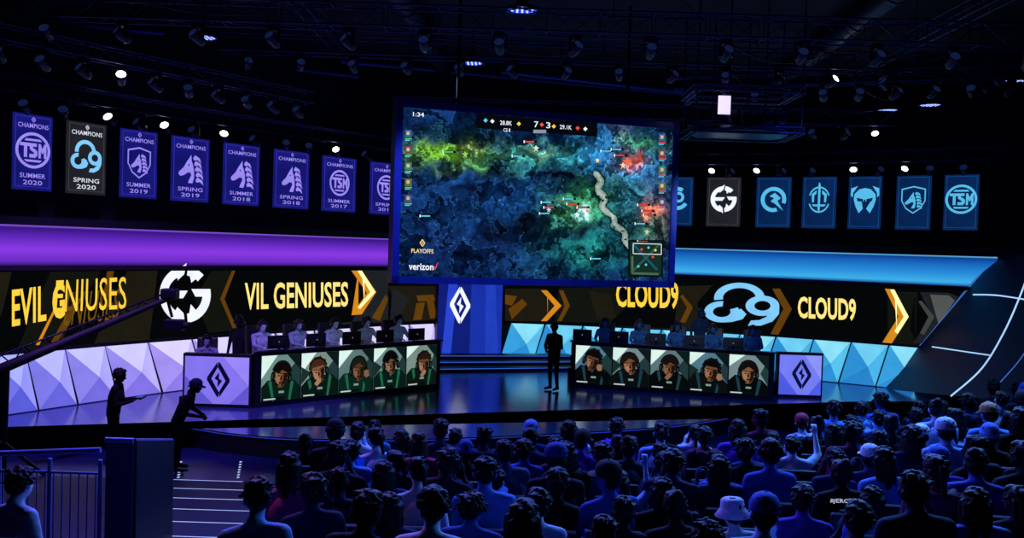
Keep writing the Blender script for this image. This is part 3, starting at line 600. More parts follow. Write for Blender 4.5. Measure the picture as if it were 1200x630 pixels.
LBN = [(14, 61, PB, LV, E_t, 'SUMMER', '2020', 'purple banner with a round ring emblem above SUMMER 2020'), (77, 124, GB, em('#dfe6f2', 1.), E_c, 'SPRING', '2020', 'grey banner with a cyan cloud emblem above SPRING 2020'), (140, 184, PB, LV, E_sh, 'SUMMER', '2019', 'purple banner with a horse head in a shield above SUMMER 2019'), (200, 245, PB, LV, E_h, 'SPRING', '2019', 'purple banner with a bare horse head above SPRING 2019'), (261, 304, PB, LV, E_h, 'SUMMER', '2018', 'purple banner with a bare horse head above SUMMER 2018'), (320, 362, PB, LV, E_h, 'SPRING', '2018', 'purple banner with a bare horse head above SPRING 2018'), (377, 417, PB, LV, E_t, 'SUMMER', '2017', 'purple banner with a round ring emblem above SUMMER 2017'), (433, 471, PB, LV, E_t, 'SPRING', '2017', 'purple banner partly hidden behind the left edge of the huge screen')]
for q in LBN: banner(q[0], q[1], q[2], q[3], q[4], True, q[5], q[6], q[7], GL)
RBN = [(776, 812, CB, CY2, lambda a, f, fg, bg: crescent(a, f, fg, 3), 'blue banner partly hidden by the right edge of the huge screen'), (828, 868, GB, WHT, E_e, 'grey banner with a white round emblem'), (886, 927, CB, CY2, lambda a, f, fg, bg: fly(a, f, fg, 3), 'blue banner with an open ring and bird emblem'), (940, 980, CB, CY2, lambda a, f, fg, bg: gg(a, f, fg, 3), 'blue banner with an upright sword emblem'), (994, 1033, CB, CY2, lambda a, f, fg, bg: imt(a, f, fg, 3, bg), 'blue banner with a cyan helmet emblem'), (1050, 1091, CB, CY2, E_sh, 'blue banner with a horse head in a shield outline'), (1106, 1147, CB, CY2, E_t, 'blue banner with a round lettered ring emblem, rightmost of the row')]
for q in RBN: banner(q[0], q[1], q[2], q[3], q[4], False, None, None, q[5], GR)

# ------------------------------------------------------------------ trusses & ceiling gear
TR = pm('#2c3660', .35, .6)
def truss(m, A, B, s=.16, step=.4):
    A = Vector(A); B = Vector(B); d = (B-A); L = d.length; u = d.normalized(); r = u.cross(Vector((0, 0, 1))).normalized(); up = Vector((0, 0, 1))
    cs = [(r*a_+up*b_)*s for a_, b_ in ((-1, -1), (1, -1), (1, 1), (-1, 1))]
    for c_ in cs: m.tube(A+c_, B+c_, .022, TR, 5)
    nn = max(1, int(L/step))
    for i in range(nn):
        p = A+u*(L*i/nn); q = A+u*(L*(i+1)/nn)
        for j in range(4): k = (j+1) % 4; m.tube(p+cs[j], q+cs[k] if i % 2 else p+cs[k], .011, TR, 4); m.tube((p if i % 2 else q)+cs[j], (q if i % 2 else p)+cs[k], .011, TR, 4)
for side, pr, lab in ((0, (-60, 150, 300, 470), 'left'), (1, (780, 900, 1030, 1180), 'right')):
    m = MB(); P = [wpt(x, 7.2, .6) for x in pr]
    for p, q in zip(P, P[1:]): truss(m, p, q)
    for p in P: m.tube(p, (p.x, p.y, 9.6), .012, TR, 5)
    o = m.build('lighting_truss'); origin(o, P[0]); tag(o, 'black lattice truss above the %s banner row' % lab, 'truss')
TRS = (((-9, 12.5, 8.6), (11, 12.5, 8.6), 'nearest the camera'), ((-9.5, 16, 8.5), (13, 16, 8.5), 'in front of the huge screen'), ((-7, 20.2, 8.9), (13, 20.2, 8.9), 'just behind the huge screen'), ((-3.5, 24, 8.2), (10.5, 24, 8.2), 'furthest back over the stage'),
       ((-9.6, 15.2, 7.9), (-5.2, 21.6, 7.9), 'slanting over the left banners'), ((4.0, 21.9, 8.6), (11.5, 19.2, 8.6), 'slanting beside the equipment cage'), ((-4.4, 10, 9.1), (-4.4, 22, 9.1), 'running lengthwise on the left'), ((8.6, 10, 9.1), (8.6, 22, 9.1), 'running lengthwise on the right'))
for i, (A, B, lab) in enumerate(TRS):
    m = MB(); A = Vector(A); B = Vector(B); truss(m, A, B, .2 if i < 4 else .14, .5)
    for k in range(5): p = A.lerp(B, k/4); m.tube((p.x, p.y, p.z+.1), (p.x, p.y, 9.6), .012, TR, 5)
    o = m.build('lighting_truss'); origin(o, A); tag(o, 'black lattice truss on the ceiling, '+lab, 'truss')
for i, (a_, b_, z, lab) in enumerate((((-20, 18), (192, 39), 8.9, 'at the upper left corner'), ((588, 84), (800, 108), 8.8, 'above the huge screen'), ((925, 126), (1230, 142), 8.8, 'at the upper right'), ((400, 72), (880, 118), 9.2, 'behind the thin bar over the screen'), ((-20, 40), (420, 90), 9.0, 'running across the upper left'))):
    m = MB(); A = G(a_[0], a_[1], z); B = G(b_[0], b_[1], z); m.tube(A, B, .05, pm('#3a48a0', .3, .4), 8)
    for t in (.1, .5, .9): p = A.lerp(B, t); m.tube(p, (p.x, p.y, 9.6), .012, TR, 5)
    o = m.build('ceiling_pipe'); origin(o, A); tag(o, 'thin blue-lit ceiling pipe '+lab, 'pipe')
rc = random.Random(5)
for i, (ax, ay, bx_, by_, lab) in enumerate(((-8, 16, -3, 16, 'over the left banners'), (-3, 16, 2, 20.2, 'above the left half of the huge screen'), (3, 16, 7, 20.2, 'left of the equipment cage'), (7.5, 20.2, 11, 24, 'right of the equipment cage'), (4.6, 20.2, 8, 24, 'behind the equipment cage'), (-8.5, 12.5, -8, 16, 'at the far upper left'), (9, 12.5, 11, 16, 'at the far upper right'))):
    m = MB(); A = Vector((ax, ay, 9.0)); B = Vector((bx_, by_, 9.0)); prev = A
    for k in range(1, 13): t = k/12; p = A.lerp(B, t); p.z -= .9*4*t*(1-t)*.6; m.tube(prev, p, .016, pm('#1a2040', .5), 5); prev = p
    for p in (A, B): m.tube(p, (p.x, p.y, 9.6), .012, TR, 5)
    o = m.build('hanging_cable'); origin(o, A); tag(o, 'thin dark cable sagging from the ceiling '+lab, 'cable')
for i, (x, lab) in enumerate(((-3.0, 'left'), (6.5, 'right'))):
    m = MB(); m.tube((x, 6, 9.3), (x+1, 26, 9.3), .24, pm('#1a1e30', .5, .5), 20)
    for k in range(10): m.tube((x+.1*k, 6+2*k, 9.3), (x+.1*k, 6.06+2*k, 9.3), .26, METAL, 20)
    o = m.build('air_duct'); origin(o, (x, 6, 9.2)); tag(o, 'round dark air duct along the ceiling on the '+lab, 'duct')
def fixture(lit):
    root = empty('stage_spotlight')
    m = MB(); m.rbox((0, 0, -.06), (.2, .16, .1), BLK2, .015); m.build('base', root)
    m = MB(); m.box((-.12, 0, -.2), (.02, .06, .26), METAL); m.box((.12, 0, -.2), (.02, .06, .26), METAL); m.box((0, 0, -.1), (.24, .06, .02), METAL); m.build('yoke', root)
    RM = Matrix.Translation((0, 0, -.28)) @ Matrix.Rotation(radians(60), 4, 'X')
    m = MB(); m.lathe([(0, -.16), (.06, -.16), (.09, -.1), (.1, .05), (.11, .16), (.1, .16), (.095, .14)], pm('#141a2c', .4), 14, RM); h = m.build('head', root)
    m = MB(); m.lathe([(.095, .14), (0, .145)], em('#f4f8ff', 6.) if lit else em('#1c2c60', .4), 14, RM); m.build('lens', h)
    return root
fl, fd = fixture(True), fixture(False)
used = {True: False, False: False}
def putfix(p, lit, label, rz=0.):
    src = fl if lit else fd
    o = src if not used[lit] else dup(src); used[lit] = True
    o.location = p; o.rotation_euler = (0, 0, rz); tag(o, label, 'spotlight', 'spotlights on the trusses')
litpx = [(130, 140), (195, 152), (262, 165), (395, 180), (833, 186), (885, 200), (1000, 200), (1058, 202)]
for i, (x, y) in enumerate(litpx):
    p = wpt(x, 7.0, .62); putfix((p.x, p.y, 7.05), True, 'small bright white spotlight on the truss over the %s banner row, %s from the left' % (('left' if x < 600 else 'right'), ordw[i if x < 600 else i-4]), random.uniform(-.5, .5))
dk = [(30, 0), (75, 0), (165, 0), (228, 0), (300, 0), (335, 0), (362, 0), (430, 0), (855, 1), (915, 1), (950, 1), (1030, 1), (1090, 1), (1130, 1)]
for i, (x, s) in enumerate(dk):
    p = wpt(x, 7.0, .62); putfix((p.x, p.y, 7.05), False, 'unlit black spotlight on the truss over the %s banner row, %s from the left' % (('left', 'right')[s], ordw[i if s == 0 else i-8]), random.uniform(-.6, .6))
for r in range(1, 6):
    A = Vector(TRS[r][0]); B = Vector(TRS[r][1]); lab = ('', 'second ceiling truss', 'third ceiling truss', 'rear ceiling truss', 'slanting left truss', 'slanting truss beside the cage')[r]; nn = 16 if r < 4 else 10
    for k in range(nn):
        p = A.lerp(B, (k+.5)/nn); lit = (r, k) in ((2, 11), (3, 12), (3, 15), (4, 3))
        putfix((p.x, p.y, p.z-(.2 if r < 4 else .14)), lit, '%s spotlight on the %s, %s from the left' % ('lit' if lit else 'dark', lab, ordw[k]), random.uniform(-.8, .8))
def downlight(px, py, z, label, first=[None]):
    p = G(px, py, z)
    if first[0] is None:
        root = empty('ceiling_light'); m = MB()
        m.lathe([(0, .3), (.1, .3), (.12, .12), (.3, .06), (.32, 0), (.29, 0), (.27, .03)], BLK2, 24); m.build('housing', root)
        m = MB(); m.lathe([(.27, .03), (0, .035)], em('#3048ff', 1.), 24)
        for i in range(5):
            for j in range(5):
                if (i-2)**2+(j-2)**2 < 6: m.lathe([(0, .01), (.02, .018), (.024, .04)], em('#bcd0ff', 1.4), 8, Matrix.Translation(((i-2)*.095, (j-2)*.095, 0)))
        m.build('lens', root); m = MB(); m.tube((0, 0, .3), (0, 0, 9.58-z), .02, METAL); m.build('drop_rod', root); first[0] = root; o = root
    else: o = dup(first[0])
    o.location = p; tag(o, label, 'ceiling light', 'round blue ceiling lights')
for x, y, l in ((612, 13, 'large round blue ceiling light at the top centre'), (239, 45, 'round blue ceiling light at the upper left'), (553, 75, 'round blue ceiling light just above the huge screen'), (1192, 95, 'round blue ceiling light at the right edge'), (1040, 130, 'small round ceiling light above the right banner row'), (434, 158, 'round ceiling light between left banners and huge screen'), (1090, 124, 'faint round ceiling light near the upper right pipe')): downlight(x, y, 8.75 if y < 120 else 8.4, l)
root = empty('hanging_equipment_cage', label='hanging black equipment cage with a small white lit panel', cat='rigging'); D = 18.6; z0 = 4.3+.141*D; c = W(868, 128, D)
m = MB(); bx, by = 1.1, .7
for z in (z0, z0+.85):
    for p, q in (((-bx, -by), (bx, -by)), ((bx, -by), (bx, by)), ((bx, by), (-bx, by)), ((-bx, by), (-bx, -by))): truss(m, (c.x+p[0], c.y+p[1], z), (c.x+q[0], c.y+q[1], z), .06, .25)
for sx in (-1, -.4, .3, 1):
    for sy in (-1, 1): m.tube((c.x+sx*bx, c.y+sy*by, z0), (c.x+sx*bx, c.y+sy*by, 9.58), .02, TR, 6)
m.build('frame', root)
m = MB(); m.lathe([(0, 0), (1.0, 0), (1.05, .05), (1.0, .1), (0, .1)], pm('#2a3460', .3, .5), 28, Matrix.Translation((c.x, c.y, z0-.05)), False); m.build('platform', root)
m = MB(); m.box((c.x-.54, c.y-.75, z0+.48), (.25, .05, .38), em('#e4d8ff', 1.1)); m.build('lit_panel', root)
for i in range(5): m = MB(); m.rbox((c.x-.26+.26*i, c.y-.2, z0+.3), (.19, .4, .3), pm('#323c64', .4), .02); m.tube((c.x-.26+.26*i, c.y-.45, z0+.3), (c.x-.26+.26*i, c.y-.4, z0+.3), .06, METAL, 12); m.build('projector', root)
place(root, (c.x, c.y, z0))

# ------------------------------------------------------------------ people
def caps(a, b, ra, rb, n=10):
    a = Vector(a); b = Vector(b); d = (b-a); d = d.normalized() if d.length > 1e-6 else Vector((0, 0, 1)); u = d.orthogonal().normalized(); w_ = d.cross(u)
    V = [a-d*ra]; Fc = []; rings = []
    for c_, r_, angs in ((a, ra, (-60, -30, 0)), (b, rb, (0, 30, 60))):
        for g in angs:
            t = radians(g); rings.append(len(V))
            for i in range(n): s = 2*pi*i/n; V.append(c_+d*(r_*sin(t))+(u*cos(s)+w_*sin(s))*(r_*cos(t)))
    V.append(b+d*rb); L = len(V)-1
    for i in range(n): Fc.append((0, 1+(i+1) % n, 1+i)); Fc.append((L, rings[-1]+i, rings[-1]+(i+1) % n))
    for k in range(len(rings)-1):
        for i in range(n): Fc.append((rings[k]+i, rings[k]+(i+1) % n, rings[k+1]+(i+1) % n, rings[k+1]+i))
    return V, Fc
def ell(M, r, n=14, k=9):
    V = [M @ Vector((0, 0, -r[2]))]; Fc = []
    for j in range(1, k):
        t = -pi/2+pi*j/k
        for i in range(n): s = 2*pi*i/n; V.append(M @ Vector((r[0]*cos(t)*cos(s), r[1]*cos(t)*sin(s), r[2]*sin(t))))
    V.append(M @ Vector((0, 0, r[2]))); L = len(V)-1
    for i in range(n): Fc.append((0, 1+(i+1) % n, 1+i)); Fc.append((L, 1+(k-2)*n+i, 1+(k-2)*n+(i+1) % n))
    for j in range(k-2):
        for i in range(n): Fc.append((1+j*n+i, 1+j*n+(i+1) % n, 1+(j+1)*n+(i+1) % n, 1+(j+1)*n+i))
    return V, Fc
class Blob:
    def __init__(s): s.p = []
    def C(s, a, b, ra, rb, t=0): s.p.append(('c', Vector(a), Vector(b), ra, rb, t))
    def E(s, c, r, t=0, M=None):
        M = (M if M is not None else Matrix.Identity(4)) @ Matrix.Translation(c); s.p.append(('e', M, r, t))
    def mesh(s, name, vox, smooth=3, noise_amp=0.):
        V = []; Fc = []
        for p in s.p:
            v, f = caps(*p[1:5]) if p[0] == 'c' else ell(p[1], p[2]); b_ = len(V); V += [tuple(q) for q in v]; Fc += [[b_+i for i in g] for g in f]
        me = bpy.data.meshes.new('tmp'); me.from_pydata(V, [], Fc); o = bpy.data.objects.new('tmp', me); COL.objects.link(o)
        md = o.modifiers.new('r', 'REMESH'); md.mode = 'VOXEL'; md.voxel_size = vox
        if smooth: ms = o.modifiers.new('s', 'SMOOTH'); ms.factor = .5; ms.iterations = smooth
        dg = bpy.context.evaluated_depsgraph_get(); out = bpy.data.meshes.new_from_object(o.evaluated_get(dg)); out.name = name
        bpy.data.objects.remove(o); bpy.data.meshes.remove(me)
        n = len(out.polygons); ce = np.zeros(n*3); out.polygons.foreach_get('center', ce); ce = ce.reshape(-1, 3)
        best = np.full(n, 1e9); idx = np.zeros(n, int)
        for p in s.p:
            if p[0] == 'c':
                a_ = np.array(p[1]); ba = np.array(p[2])-a_; pa = ce-a_; h = np.clip(pa@ba/max(ba@ba, 1e-9), 0, 1); d_ = np.linalg.norm(pa-h[:, None]*ba, axis=1)-(p[3]+(p[4]-p[3])*h); t = p[5]
            else:
                Mi = np.array(p[1].inverted()); q = (ce@Mi[:3, :3].T+Mi[:3, 3])/np.array(p[2]); d_ = (np.linalg.norm(q, axis=1)-1)*min(p[2]); t = p[3]
            k = d_ < best; best[k] = d_[k]; idx[k] = t
        s.ce = ce; s.idx = idx
        if noise_amp:
            for v in out.vertices: v.co += v.normal*noise_amp*(nz_.noise(Vector((v.co.x*26, v.co.y*26, v.co.z*9)))+.5*nz_.noise(v.co*60))
        out.polygons.foreach_set('use_smooth', [True]*n); out.polygons.foreach_set('material_index', idx.tolist())
        return out
DEF = [pm('#15182a', .8), pm('#9a6a50', .55), pm('#101320', .8), pm('#0c0c10', .5), pm('#0a0808', .3), pm('#7a3c34', .5)]
def hand(B, wr, d, nrm, side, curl=.5):
    d = Vector(d).normalized(); nrm = Vector(nrm); nrm = (nrm-d*nrm.dot(d)).normalized(); x = d.cross(nrm)*side
    M = Matrix(((x.x, d.x, nrm.x, 0), (x.y, d.y, nrm.y, 0), (x.z, d.z, nrm.z, 0), (0, 0, 0, 1))); wr = Vector(wr); M = Matrix.Translation(wr) @ M
    B.p.append(('e', M @ Matrix.Translation((0, .045, 0)), (.04, .052, .017), 1))
    for i, (ox, L) in enumerate(((.029, .072), (.01, .08), (-.01, .074), (-.028, .058))):
        p0 = Vector((ox, .085, 0)); p1 = p0+Vector((ox*.12, L*.5*cos(curl), -L*.5*sin(curl))); p2 = p1+Vector((0, L*.5*cos(curl*2.2), -L*.5*sin(curl*2.2)))
        B.C(M @ p0, M @ p1, .0095, .009, 1); B.C(M @ p1, M @ p2, .009, .0075, 1)
    t0 = Vector((.03, .02, -.004)); t1 = Vector((.058, .055, -.014)); t2 = Vector((.06, .085, -.024)); B.C(M @ t0, M @ t1, .013, .011, 1); B.C(M @ t1, M @ t2, .011, .009, 1)
def body(name, J, vox=.014, sleeve=0, slim=1.):
    B = Blob(); hip, chest, neck = [Vector(J[k]) for k in ('hip', 'chest', 'neck')]; HM = J['head']; shL, shR = Vector(J['shL']), Vector(J['shR']); r = (shR-shL).normalized()
    for s in (-1, 1): B.C(hip+r*s*.065, chest+r*s*.075, .105*slim, .108*slim, 0)
    B.p.append(('e', Matrix.Translation(chest), (.165*slim, .112*slim, .16), 0)); B.p.append(('e', Matrix.Translation(hip), (.16*slim, .118*slim, .1), 2))
    for sh in (shL, shR): B.C(neck-Vector((0, 0, .02)), sh, .05, .06, 0)
    hd = HM @ Vector((0, -.015, -.06)); B.C(neck-Vector((0, 0, .03)), hd, .054, .052, 1); B.C(neck-Vector((0, 0, .04)), neck+Vector((0, -.005, .012)), .07, .062, 0)
    B.p.append(('e', HM @ Matrix.Translation((0, -.01, .028)), (.076, .096, .09), 1)); B.p.append(('e', HM @ Matrix.Translation((0, .018, -.045)), (.058, .068, .065), 1)); B.p.append(('e', HM @ Matrix.Translation((0, .06, -.085)), (.024, .022, .022), 1))
    B.C(HM @ Vector((0, .086, .0)), HM @ Vector((0, .106, -.032)), .009, .014, 1); B.C(HM @ Vector((-.035, .078, .022)), HM @ Vector((.035, .078, .022)), .012, .012, 1)
    for s in (-1, 1): B.p.append(('e', HM @ Matrix.Translation((s*.082, -.008, -.012)), (.014, .022, .034), 1))
    for sd, s in (('L', -1), ('R', 1)):
        sh, el, wr = Vector(J['sh'+sd]), Vector(J['el'+sd]), Vector(J['wr'+sd])
        B.C(sh, el, .06, .047, 0); B.C(el, wr, .044, .031 if sleeve == 0 else .027, sleeve)
        hd_ = J.get('hd'+sd, wr-el); hn = J.get('hn'+sd, (0, 0, 1)); hand(B, wr+Vector(hd_).normalized()*.01, hd_, hn, -s, J.get('curl', .5))
        hj = hip+r*s*.085; kn, an, toe = Vector(J['kn'+sd]), Vector(J['an'+sd]), Vector(J['toe'+sd])
        B.C(hj, kn, .086, .06, 2); B.C(kn, an, .058, .042, 2); B.C(an-Vector((0, 0, .035)), toe, .042, .034, 3); B.C(an, an-Vector((0, .02, .045)), .045, .04, 3)
    me = B.mesh(name, vox); Hi = np.array(HM.inverted()); q = B.ce@Hi[:3, :3].T+Hi[:3, 3]; idx = B.idx
    e = (np.abs(np.abs(q[:, 0])-.03) < .013) & (np.abs(q[:, 2]-.003) < .008) & (q[:, 1] > .05); idx[e] = 4
    e = (np.abs(q[:, 0]) < .024) & (np.abs(q[:, 2]+.062) < .008) & (q[:, 1] > .05); idx[e] = 5
    me.polygons.foreach_set('material_index', idx.tolist())
    me.materials.clear()
    for mt in DEF: me.materials.append(mt)
    me['head'] = [x for row in HM for x in row]
    return me
def headM(p, yaw=0., tilt=0., roll_=0.): return Matrix.Translation(p) @ Euler((tilt, roll_, yaw)).to_matrix().to_4x4()
def sit(lx=0., ly=0., arms='lap', yaw=0., tilt=-.1):
    J = dict(hip=(0, 0, .55), chest=(lx*.6, .01+ly*.6, .88), neck=(lx, .0+ly, 1.08), head=headM((lx*1.2, .04+ly*1.25, 1.225), yaw, tilt, lx*.8), curl=.6)
    for sd, s in (('L', -1), ('R', 1)):
        J['sh'+sd] = (lx+s*.185, ly*.95, 1.01-s*lx*.3); J['kn'+sd] = (s*.13, .43, .54); J['an'+sd] = (s*.12, .42, .1); J['toe'+sd] = (s*.14, .57, .045)
        J['hn'+sd] = (0, 0, 1); J['hd'+sd] = (-s*.5, .8, -.1)
        if arms == 'lap': J['el'+sd] = (s*.22+lx*.5, .05+ly*.5, .76); J['wr'+sd] = (s*.1, .26, .65)
        if arms == 'type': J['el'+sd] = (s*.24, .14+ly, .82); J['wr'+sd] = (s*.17, .40+ly, .80); J['hd'+sd] = (-s*.1, 1, -.02)
        if arms == 'up': J['el'+sd] = (s*.22+lx, .18+ly, .86); J['wr'+sd] = (s*.06+lx, .36+ly, 1.02); J['hd'+sd] = (-s*.1, .3, 1); J['hn'+sd] = (s, 0, 0)
        if arms == 'cross': J['el'+sd] = (s*.22+lx*.5, .1+ly, .78); J['wr'+sd] = (-s*.06, .24+ly, .82+s*.03); J['hd'+sd] = (-s, .1, .1); J['hn'+sd] = (0, 1, 0)
    if arms == 'chin':
        J.update(elL=(-.22+lx, .1, .78), wrL=(-.1, .26, .65), elR=(.2+lx, .24+ly, .78), wrR=(.1+lx, .2+ly, 1.03), hdR=(-.4, 0, .9), hnR=(0, 1, 0))
    if arms == 'wave':
        J.update(elL=(-.22+lx, .1, .78), wrL=(-.1, .26, .65), elR=(.3+lx, .12+ly, 1.12), wrR=(.27+lx, .2+ly, 1.36), hdR=(-.1, .1, 1), hnR=(0, -1, 0))
    return J
def stand(arms='front', lean=0., yaw=0., tilt=0.):
    J = dict(hip=(0, 0, .93), chest=(0, lean*.6, 1.25), neck=(0, lean, 1.45), head=headM((0, lean*1.3+.03, 1.605-abs(lean)*.2), yaw, tilt), curl=.6)
    for sd, s in (('L', -1), ('R', 1)):
        J['sh'+sd] = (s*.18, lean*.95, 1.39); J['kn'+sd] = (s*.1, .02, .5); J['an'+sd] = (s*.11, -.02, .1); J['toe'+sd] = (s*.13, .14, .045); J['hn'+sd] = (s*.3, 0, 1)
        if arms == 'front': J['el'+sd] = (s*.25, .04+lean*.6, 1.12); J['wr'+sd] = (s*.07, .22+lean, 1.02); J['hd'+sd] = (-s*.8, .4, -.1)
        if arms == 'hold': J['el'+sd] = (s*.22, .06+lean*.6, 1.1); J['wr'+sd] = (s*.1, .28+lean, 1.16); J['hd'+sd] = (-s*.2, .8, .4)
        if arms == 'side': J['el'+sd] = (s*.25, -.02, 1.12); J['wr'+sd] = (s*.26, .06, .86); J['hd'+sd] = (0, .1, -1); J['hn'+sd] = (s, 0, 0)
    return J
SP = [body('person', sit(0, 0, 'lap'), .016), body('person', sit(-.06, .04, 'lap', .2), .016, 1), body('person', sit(.05, .02, 'chin', -.25), .016), body('person', sit(0, .1, 'cross', .1, -.15), .016), body('person', sit(.03, -.0, 'up', 0, .05), .016, 1), body('person', sit(.0, .02, 'lap', -.35, 0), .016, 1, .88), body('person', sit(-.07, .16, 'lap', .5, -.25), .016), body('person', sit(.08, .03, 'cross', -.7, -.05), .016, 0, 1.1), body('person', sit(-.08, -.02, 'chin', .8, .0), .016, 1)]
WV = body('person', sit(0, .02, 'wave', 0, .05), .016, 1)
PL = [body('person', sit(0, .08, 'type', 0, -.12), .013), body('person', sit(.04, .1, 'type', .15, -.2), .013)]
ST = {k: body('person', stand(*v), .013) for k, v in {'ref': ('front', 0, .3), 'oper': ('hold', .06, 0, -.25), 'lean': ('front', .22, 0, -.2), 'coach': ('side', 0)}.items()}
def hairmesh(kind, seed=1):
    B = Blob(); rr = random.Random(seed); B.E((0, -.02, .045), (.086, .1, .088)); B.E((0, -.048, -.002), (.083, .073, .078)); B.E((0, .03, .1), (.062, .05, .032))
    n_t = {'short': 60, 'messy': 75, 'long': 40, 'curly': 0, 'bun': 16, 'tail': 16, 'fade': 34}[kind]; amp = {'messy': .034, 'short': .02}.get(kind, .014)
    for i in range(n_t):
        t = rr.uniform(0, 2*pi); u_ = rr.uniform(-.25 if kind != 'fade' else .35, 1); c_ = (1-u_*u_)**.5
        nrm_ = Vector((c_*cos(t), c_*sin(t), u_))
        if nrm_.y > .55 and nrm_.z < .5: continue
        p = Vector((nrm_.x*.084, -.026+nrm_.y*.094, .038+nrm_.z*.09)); tang = Vector((rr.uniform(-1, 1), rr.uniform(-1, 1), rr.uniform(-1, .3))); q = p+nrm_*amp*rr.uniform(.3, 1)+tang*.022
        B.C(p, q, .018, .009)
    if kind == 'long':
        B.E((0, -.075, -.07), (.09, .045, .12))
        for i in range(11): x = -.085+.017*i; y0_ = -.03-.075*(1-(x/.09)**2); B.C((x, y0_, .02), (x*1.1, y0_-.012, -.2+rr.uniform(-.04, .03)), .026, .012)
    if kind == 'curly':
        for i in range(90):
            t = rr.uniform(0, 2*pi); u_ = rr.uniform(-.4, 1); c_ = (1-u_*u_)**.5; B.E((c_*cos(t)*.092, -.032+c_*sin(t)*.098, .042+u_*.095), (rr.uniform(.016, .028),)*3)
    if kind == 'bun': B.E((0, -.09, .11), (.045,)*3)
    if kind == 'tail': B.E((0, -.12, .03), (.035,)*3); B.C((0, -.13, .02), (0, -.14, -.16), .032, .018)
    me = B.mesh('hair', .0075, 1, .006)
    bm = bmesh.new(); bm.from_mesh(me)
    for v in bm.verts:
        lim = .055 if v.co.z < .06 else .09
        if v.co.y > lim and v.co.z < .075: v.co.y = lim-.01; v.co.x *= .9
    bm.to_mesh(me); bm.free()
    me.polygons.foreach_set('material_index', [0]*len(me.polygons)); me.materials.append(pm('#120e10', .45)); return me
HAIR = {k: hairmesh(k) for k in ('short', 'messy', 'long', 'curly', 'bun', 'tail', 'fade')}
def hat(kind):
    m = MB(); mt = pm('#20242f', .8)
    if kind == 'cap':
        m.lathe([(.1, 0), (.102, .03), (.095, .07), (.07, .105), (.035, .122), (0, .126)], mt, 20, Matrix.Translation((0, -.012, .035)) @ Matrix.Diagonal((.98, 1.12, 1, 1)))
        vs = []; n_ = 10
        for j, (rr, dz) in enumerate(((0, 0), (.085, -.018))):
            for i in range(n_+1): t = pi*(.08+.84*i/n_); vs.append(((.088+rr*.2)*cos(t), .075*sin(t)+rr*sin(t)**.7+.012, .045+dz))
        k = len(vs); vs += [(x, y, z-.008) for x, y, z in vs]
        fs_ = [(i, i+1, n_+2+i, n_+1+i) for i in range(n_)]; m.add(vs, fs_+[tuple(k+q for q in f_[::-1]) for f_ in fs_]+[(n_+1+i, n_+2+i, k+n_+2+i, k+n_+1+i) for i in range(n_)], mt)
        m.lathe([(.012, 0), (.008, .008), (0, .01)], mt, 8, Matrix.Translation((0, -.012, .158)))
    if kind == 'bucket':
        MM = Matrix.Translation((0, -.012, .035)) @ Matrix.Diagonal((.97, 1.08, 1, 1))
        m.lathe([(.155, -.05), (.158, -.045), (.112, .01), (.104, .03), (.098, .085), (.08, .1), (0, .104)], mt, 24, MM)
        m.lathe([(.153, -.05), (.105, .008)], mt, 24, MM)
    if kind == 'beanie':
        m.lathe([(.102, -.015), (.108, 0), (.108, .03), (.1, .035), (.099, .07), (.077, .115), (.04, .14), (0, .148)], mt, 20, Matrix.Translation((0, -.012, .02)) @ Matrix.Diagonal((.95, 1.1, 1, 1)))
    if kind == 'headset':
        mt = pm('#08090c', .4)
        for i in range(10):
            t0 = pi*i/10; t1 = pi*(i+1)/10; m.tube((.104*cos(t0), .01, .01+.15*sin(t0)), (.104*cos(t1), .01, .01+.15*sin(t1)), .017, mt, 6)
        for s in (-1, 1): m.lathe([(0, -.026), (.045, -.026), (.052, -.01), (.05, .018), (.034, .026), (0, .026)], mt, 16, Matrix.Translation((s*.108, -.004, -.005)) @ Matrix.Rotation(pi/2, 4, 'Y'))
        m.tube((-.1, .02, -.03), (-.05, .1, -.07), .005, mt, 5); m.tube((-.05, .1, -.07), (-.03, .108, -.07), .01, mt, 6)
    o = m.build('x'); me = o.data; bpy.data.objects.remove(o); return me
HATS = {k: hat(k) for k in ('cap', 'bucket', 'beanie', 'headset')}
bh = Blob(); bh.C((-.1, -.09, 1.05), (.1, -.09, 1.05), .035, .035); bh.C((-.12, -.02, 1.08), (-.05, -.11, 1.06), .03, .035); bh.C((.12, -.02, 1.08), (.05, -.11, 1.06), .03, .035); bh.E((0, -.115, 1.0), (.1, .035, .07))
HOOD = bh.mesh('hood', .014); HOOD.materials.append(DEF[0])
def person(me, loc, rz, top, skin, pants, hair, hcol, hatk=None, hatc=None, label='', group=None, scale=1., hood=False, shoes='#101014', wide=1.):
    o = bpy.data.objects.new('person', me); COL.objects.link(o); o.location = loc; o.rotation_euler = (0, 0, rz); o.scale = (scale*wide, scale, scale)
    for i, mt in ((0, pm(top, .85, 0, 11, .4, .7, .2)), (1, pm(skin, .5)), (2, pm(pants, .85)), (3, pm(shoes, .5))):
        o.material_slots[i].link = 'OBJECT'; o.material_slots[i].material = mt
    HM = Matrix([list(me['head'])[i*4:i*4+4] for i in range(4)])
    def att(nm, mm, col, M=HM, r=.6, sp=.25):
        c_ = bpy.data.objects.new(nm, mm); COL.objects.link(c_); c_.parent = o; c_.matrix_local = M
        if col: c_.material_slots[0].link = 'OBJECT'; c_.material_slots[0].material = pm(col, r, 0, 30, .5, .3, sp)
        return c_
    if hair: att('hair', HAIR[hair], hcol)
    if hatk == 'headset': att('headset', HATS['headset'], None)
    elif hatk: att({'cap': 'cap', 'bucket': 'bucket_hat', 'beanie': 'beanie'}[hatk], HATS[hatk], hatc, HM, .8)
    if hood: att('hood', HOOD, top, Matrix.Identity(4), .8)
    tag(o, label, 'person', group); return o
